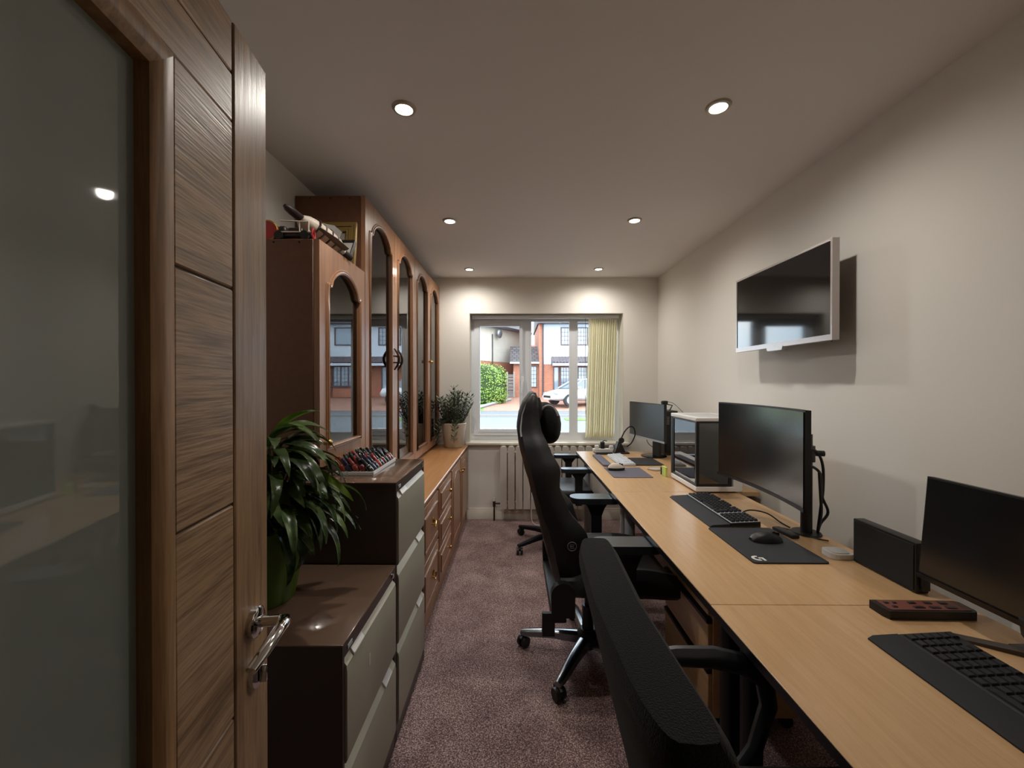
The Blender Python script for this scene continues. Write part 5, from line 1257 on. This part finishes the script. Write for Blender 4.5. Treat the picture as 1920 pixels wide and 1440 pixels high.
# cream house, side wall receding
ca, sa = math.cos(math.atan2(.87, .5)), math.sin(math.atan2(.87, .5))
h2 = thing('house', 'cream rendered house side with satellite dish behind the hedge', 'house', (-2.0, 27.0, .3), math.atan2(.87, .5))
def hb_(name, x0, x1, y0, y1, z0, z1, mat):
    bm = NB(); box(bm, x0, x1, y0, y1, z0, z1); return obj(name, bm, mat, h2, local=True)
hb_('brick_wall', -4.2, 5.6, 0.02, 7, 0, 2.45, 'brick'); hb_('rendered_wall', -4.2, 5.6, 0, 7, 2.45, 4.85, 'render_c')
bm = NB(); prism(bm, [[(-.4, 4.8), (3.5, 7.2), (7.4, 4.8)]], lambda u, v, w: Vector((w, u, v)), -4.4, 5.9); obj('roof', bm, 'rooftile', h2, local=True)
hb_('fascia', -4.4, 5.9, -.42, -.34, 4.72, 4.90, 'dgutter')
bm = NB(); lathe(bm, [(.001, 0), (.16, .02), (.28, .075), (.30, .10)], (0, 0, 0), 20, cap=False)
for v in bm.verts: v.co = Vector((1.35 + v.co.x, -.32 - v.co.z * -1 - .1, 4.35 + v.co.y))
bmesh.ops.solidify(bm, geom=bm.faces[:], thickness=.015); cyl(bm, (1.35, -.3, 4.35), (1.35, 0, 4.25), .025, .025, 8); obj('satellite_dish', bm, 'alloy', h2, local=True)
bm = NB(); cyl(bm, (.85, -.06, .3), (.85, -.06, 4.3), .035, .035, 8); obj('downpipe', bm, 'dgutter', h2, local=True)
# far red roof
h3 = thing('house', 'distant house with red roof glimpsed between the two houses', 'house', (2.3, 46, .3))
bm = NB(); box(bm, -.5, 6, 46, 52, .36, 4.6); obj('wall', bm, 'brick', h3)
bm = NB(); prism(bm, [[(45.6, 4.5), (48.5, 5.75), (52.4, 4.5)]], lambda u, v, w: Vector((w, u, v)), -.7, 6.2); obj('roof', bm, 'redroof', h3)
# gate
gt = thing('garden_gate', 'weathered wooden gate of wide boards between hedge and brick extension', 'gate', (-.27, 26.6, .34))
for k in range(6):
    bm = NB(); box(bm, -.46, -.10, 26.58, 26.61, .62 + .21 * k, .80 + .21 * k, .008); obj('board', bm, 'gatewood', gt)
for x in (-.52, -.08):
    bm = NB(); box(bm, x - .05, x + .05, 26.55, 26.65, .34, 2.02, .01); obj('post', bm, 'kerb', gt)
# hedge
hg = thing('hedge', 'bright green clipped hedge in front of the cream house', 'hedge', (-1.5, 23.6, .15))
def hedge_r(d):
    return 1 + .06 * math.sin(5 * d.x + 3 * d.z) + .05 * math.sin(7 * d.y + 4 * d.x)
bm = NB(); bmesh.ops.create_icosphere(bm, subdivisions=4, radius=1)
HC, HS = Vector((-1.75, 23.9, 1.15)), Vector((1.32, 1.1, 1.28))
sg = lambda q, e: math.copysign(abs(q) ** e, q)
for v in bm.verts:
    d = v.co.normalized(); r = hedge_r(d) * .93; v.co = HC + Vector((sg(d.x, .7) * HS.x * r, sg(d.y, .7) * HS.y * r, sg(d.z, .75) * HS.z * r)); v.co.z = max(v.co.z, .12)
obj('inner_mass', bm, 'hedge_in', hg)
bm = NB()
for i in range(5200):
    d = Vector((random.gauss(0, 1), random.gauss(0, 1), random.gauss(0, 1))).normalized()
    if d.y > .45: continue
    r = hedge_r(d) * random.uniform(.9, 1.07); p = HC + Vector((sg(d.x, .7) * HS.x * r, sg(d.y, .7) * HS.y * r, sg(d.z, .75) * HS.z * r))
    if p.z < .15: continue
    u = Vector((random.gauss(0, 1), random.gauss(0, 1), random.gauss(0, 1))).normalized(); v_ = (d + Vector((random.uniform(-.6, .6), random.uniform(-.6, .6), random.uniform(-.2, .9)))).normalized(); u = v_.cross(u).normalized(); s = random.uniform(.045, .085)
    a = bm.verts.new(p - u * s * .5); b_ = bm.verts.new(p + v_.cross(u) * s * .7); c = bm.verts.new(p + u * s * .5); e = bm.verts.new(p - v_.cross(u) * s * .7)
    bm.faces.new((a, b_, c, e))
o = obj('foliage', bm, 'hedge', hg, smooth=False); o['kind'] = 'stuff'
# cars
def car(label, loc, rz, mat='carw'):
    t = thing('car', label, 'car', loc, rz)
    # local: +x forward, length 4.5
    st_ = [(-2.25, .45, .78, .70, .62), (-2.15, .30, .98, .78, .66), (-1.5, .22, 1.02, .86, .70), (-.6, .20, .98, .88, .72), (.5, .20, .95, .88, .74), (1.3, .22, .90, .87, .74), (1.9, .24, .80, .82, .66), (2.2, .30, .66, .70, .52), (2.27, .38, .55, .56, .44)]
    bm = NB(); rings = []
    for x, zb_, zt_, hw, ht in st_:
        zm = zb_ + (zt_ - zb_) * .55
        rings.append([Vector(p) for p in ((x, -hw * .9, zb_), (x, -hw, zm - .1), (x, -hw, zm + .05), (x, -ht, zt_ - .03), (x, -ht * .7, zt_), (x, ht * .7, zt_), (x, ht, zt_ - .03), (x, hw, zm + .05), (x, hw, zm - .1), (x, hw * .9, zb_))])
    loft(bm, rings); obj('body', bm, mat, t, local=True, sub=1)
    gh = [(-1.75, .96, .62, .60), (-1.1, 1.34, .58, .50), (-.3, 1.44, .60, .50), (.3, 1.40, .60, .50), (1.15, .93, .66, .62)]
    bm = NB(); rings = []
    for x, z, wb, wt in gh: rings.append([Vector(p) for p in ((x, -wb - .06, .9), (x, -wt - .02, z - .03), (x, -wt + .06, z), (x, wt - .06, z), (x, wt + .02, z - .03), (x, wb + .06, .9))])
    loft(bm, rings); gl = obj('cabin_glass', bm, 'carglass', t, local=True)
    bm = NB(); rings = []
    for x, z, w in ((-1.15, 1.345, .50), (-.9, 1.395, .52), (-.3, 1.455, .54), (.2, 1.435, .53), (.38, 1.39, .52)): rings.append([Vector(p) for p in ((x, -w, z - .035), (x, -w * .85, z), (x, w * .85, z), (x, w, z - .035))])
    loft(bm, rings); obj('roof', bm, mat, t, local=True)
    for s in (-1, 1):
        for pts in ([(.38, s * .52, 1.38), (.8, s * .60, 1.15), (1.2, s * .69, .92)], [(-.45, s * .56, 1.42), (-.5, s * .72, .95)], [(-1.12, s * .53, 1.33), (-1.5, s * .60, 1.12), (-1.85, s * .66, .95)]):
            bm = NB(); tube(bm, pts, .035, 6); obj('pillar', bm, mat, t, local=True)
        bm = NB(); box(bm, 1.98, 2.14, s * .48, s * .72, .60, .70, .03, 2); obj('headlight', bm, 'dpane', t, local=True)
        bm = NB(); box(bm, .75, .92, s * .86, s * 1.0, .92, 1.03, .03, 2); obj('mirror', bm, mat, t, local=True)
        bm = NB(); box(bm, -2.24, -2.1, s * .45, s * .74, .72, .84, .02); obj('tail_light', bm, 'red', t, local=True)
        for x in (-1.35, 1.38):
            bm = NB(); cyl(bm, (x, s * .70, .32), (x, s * .89, .32), .32, .32, 24); wh = obj('wheel', bm, 'tyre', t, local=True)
            bm = NB(); cyl(bm, (x, s * .89, .32), (x, s * .895, .32), .21, .21, 20); hbk = obj('rim', bm, 'alloy', wh, local=True)
    bm = NB(); box(bm, 2.22, 2.29, -.36, .36, .42, .55, .02); obj('grille', bm, 'blk', t, local=True)
    bm = NB(); box(bm, 2.24, 2.30, -.26, .26, .34, .42, .005); obj('number_plate', bm, 'white', t, local=True)
    return t
cz_ = gz(22.2)
c1 = car('white car parked on the block paved drive, seen through the window', (3.75, 22.6, gz(22.6) + .02), R(180 + 24))
c2 = car('silver white car parked further along the drives, seen mirrored in the cabinet glass', (11.2, 21.6, gz(21.6) + .02), R(180 + 75))
gb = thing('wheelie_bin', 'green wheelie bin beside the bay window of the white house', 'bin', (11.1, 26.2, .32))
bm = NB(); loft(bm, [[Vector(p) for p in ((10.88, 25.98, .33), (11.32, 25.98, .33), (11.32, 26.4, .33), (10.88, 26.4, .33))], [Vector(p) for p in ((10.8, 25.9, 1.3), (11.4, 25.9, 1.3), (11.4, 26.5, 1.3), (10.8, 26.5, 1.3))]]); obj('body', bm, 'greenbin', gb)
bm = NB(); box(bm, 10.77, 11.43, 25.86, 26.54, 1.3, 1.38, .03); obj('lid', bm, 'greenbin', gb)
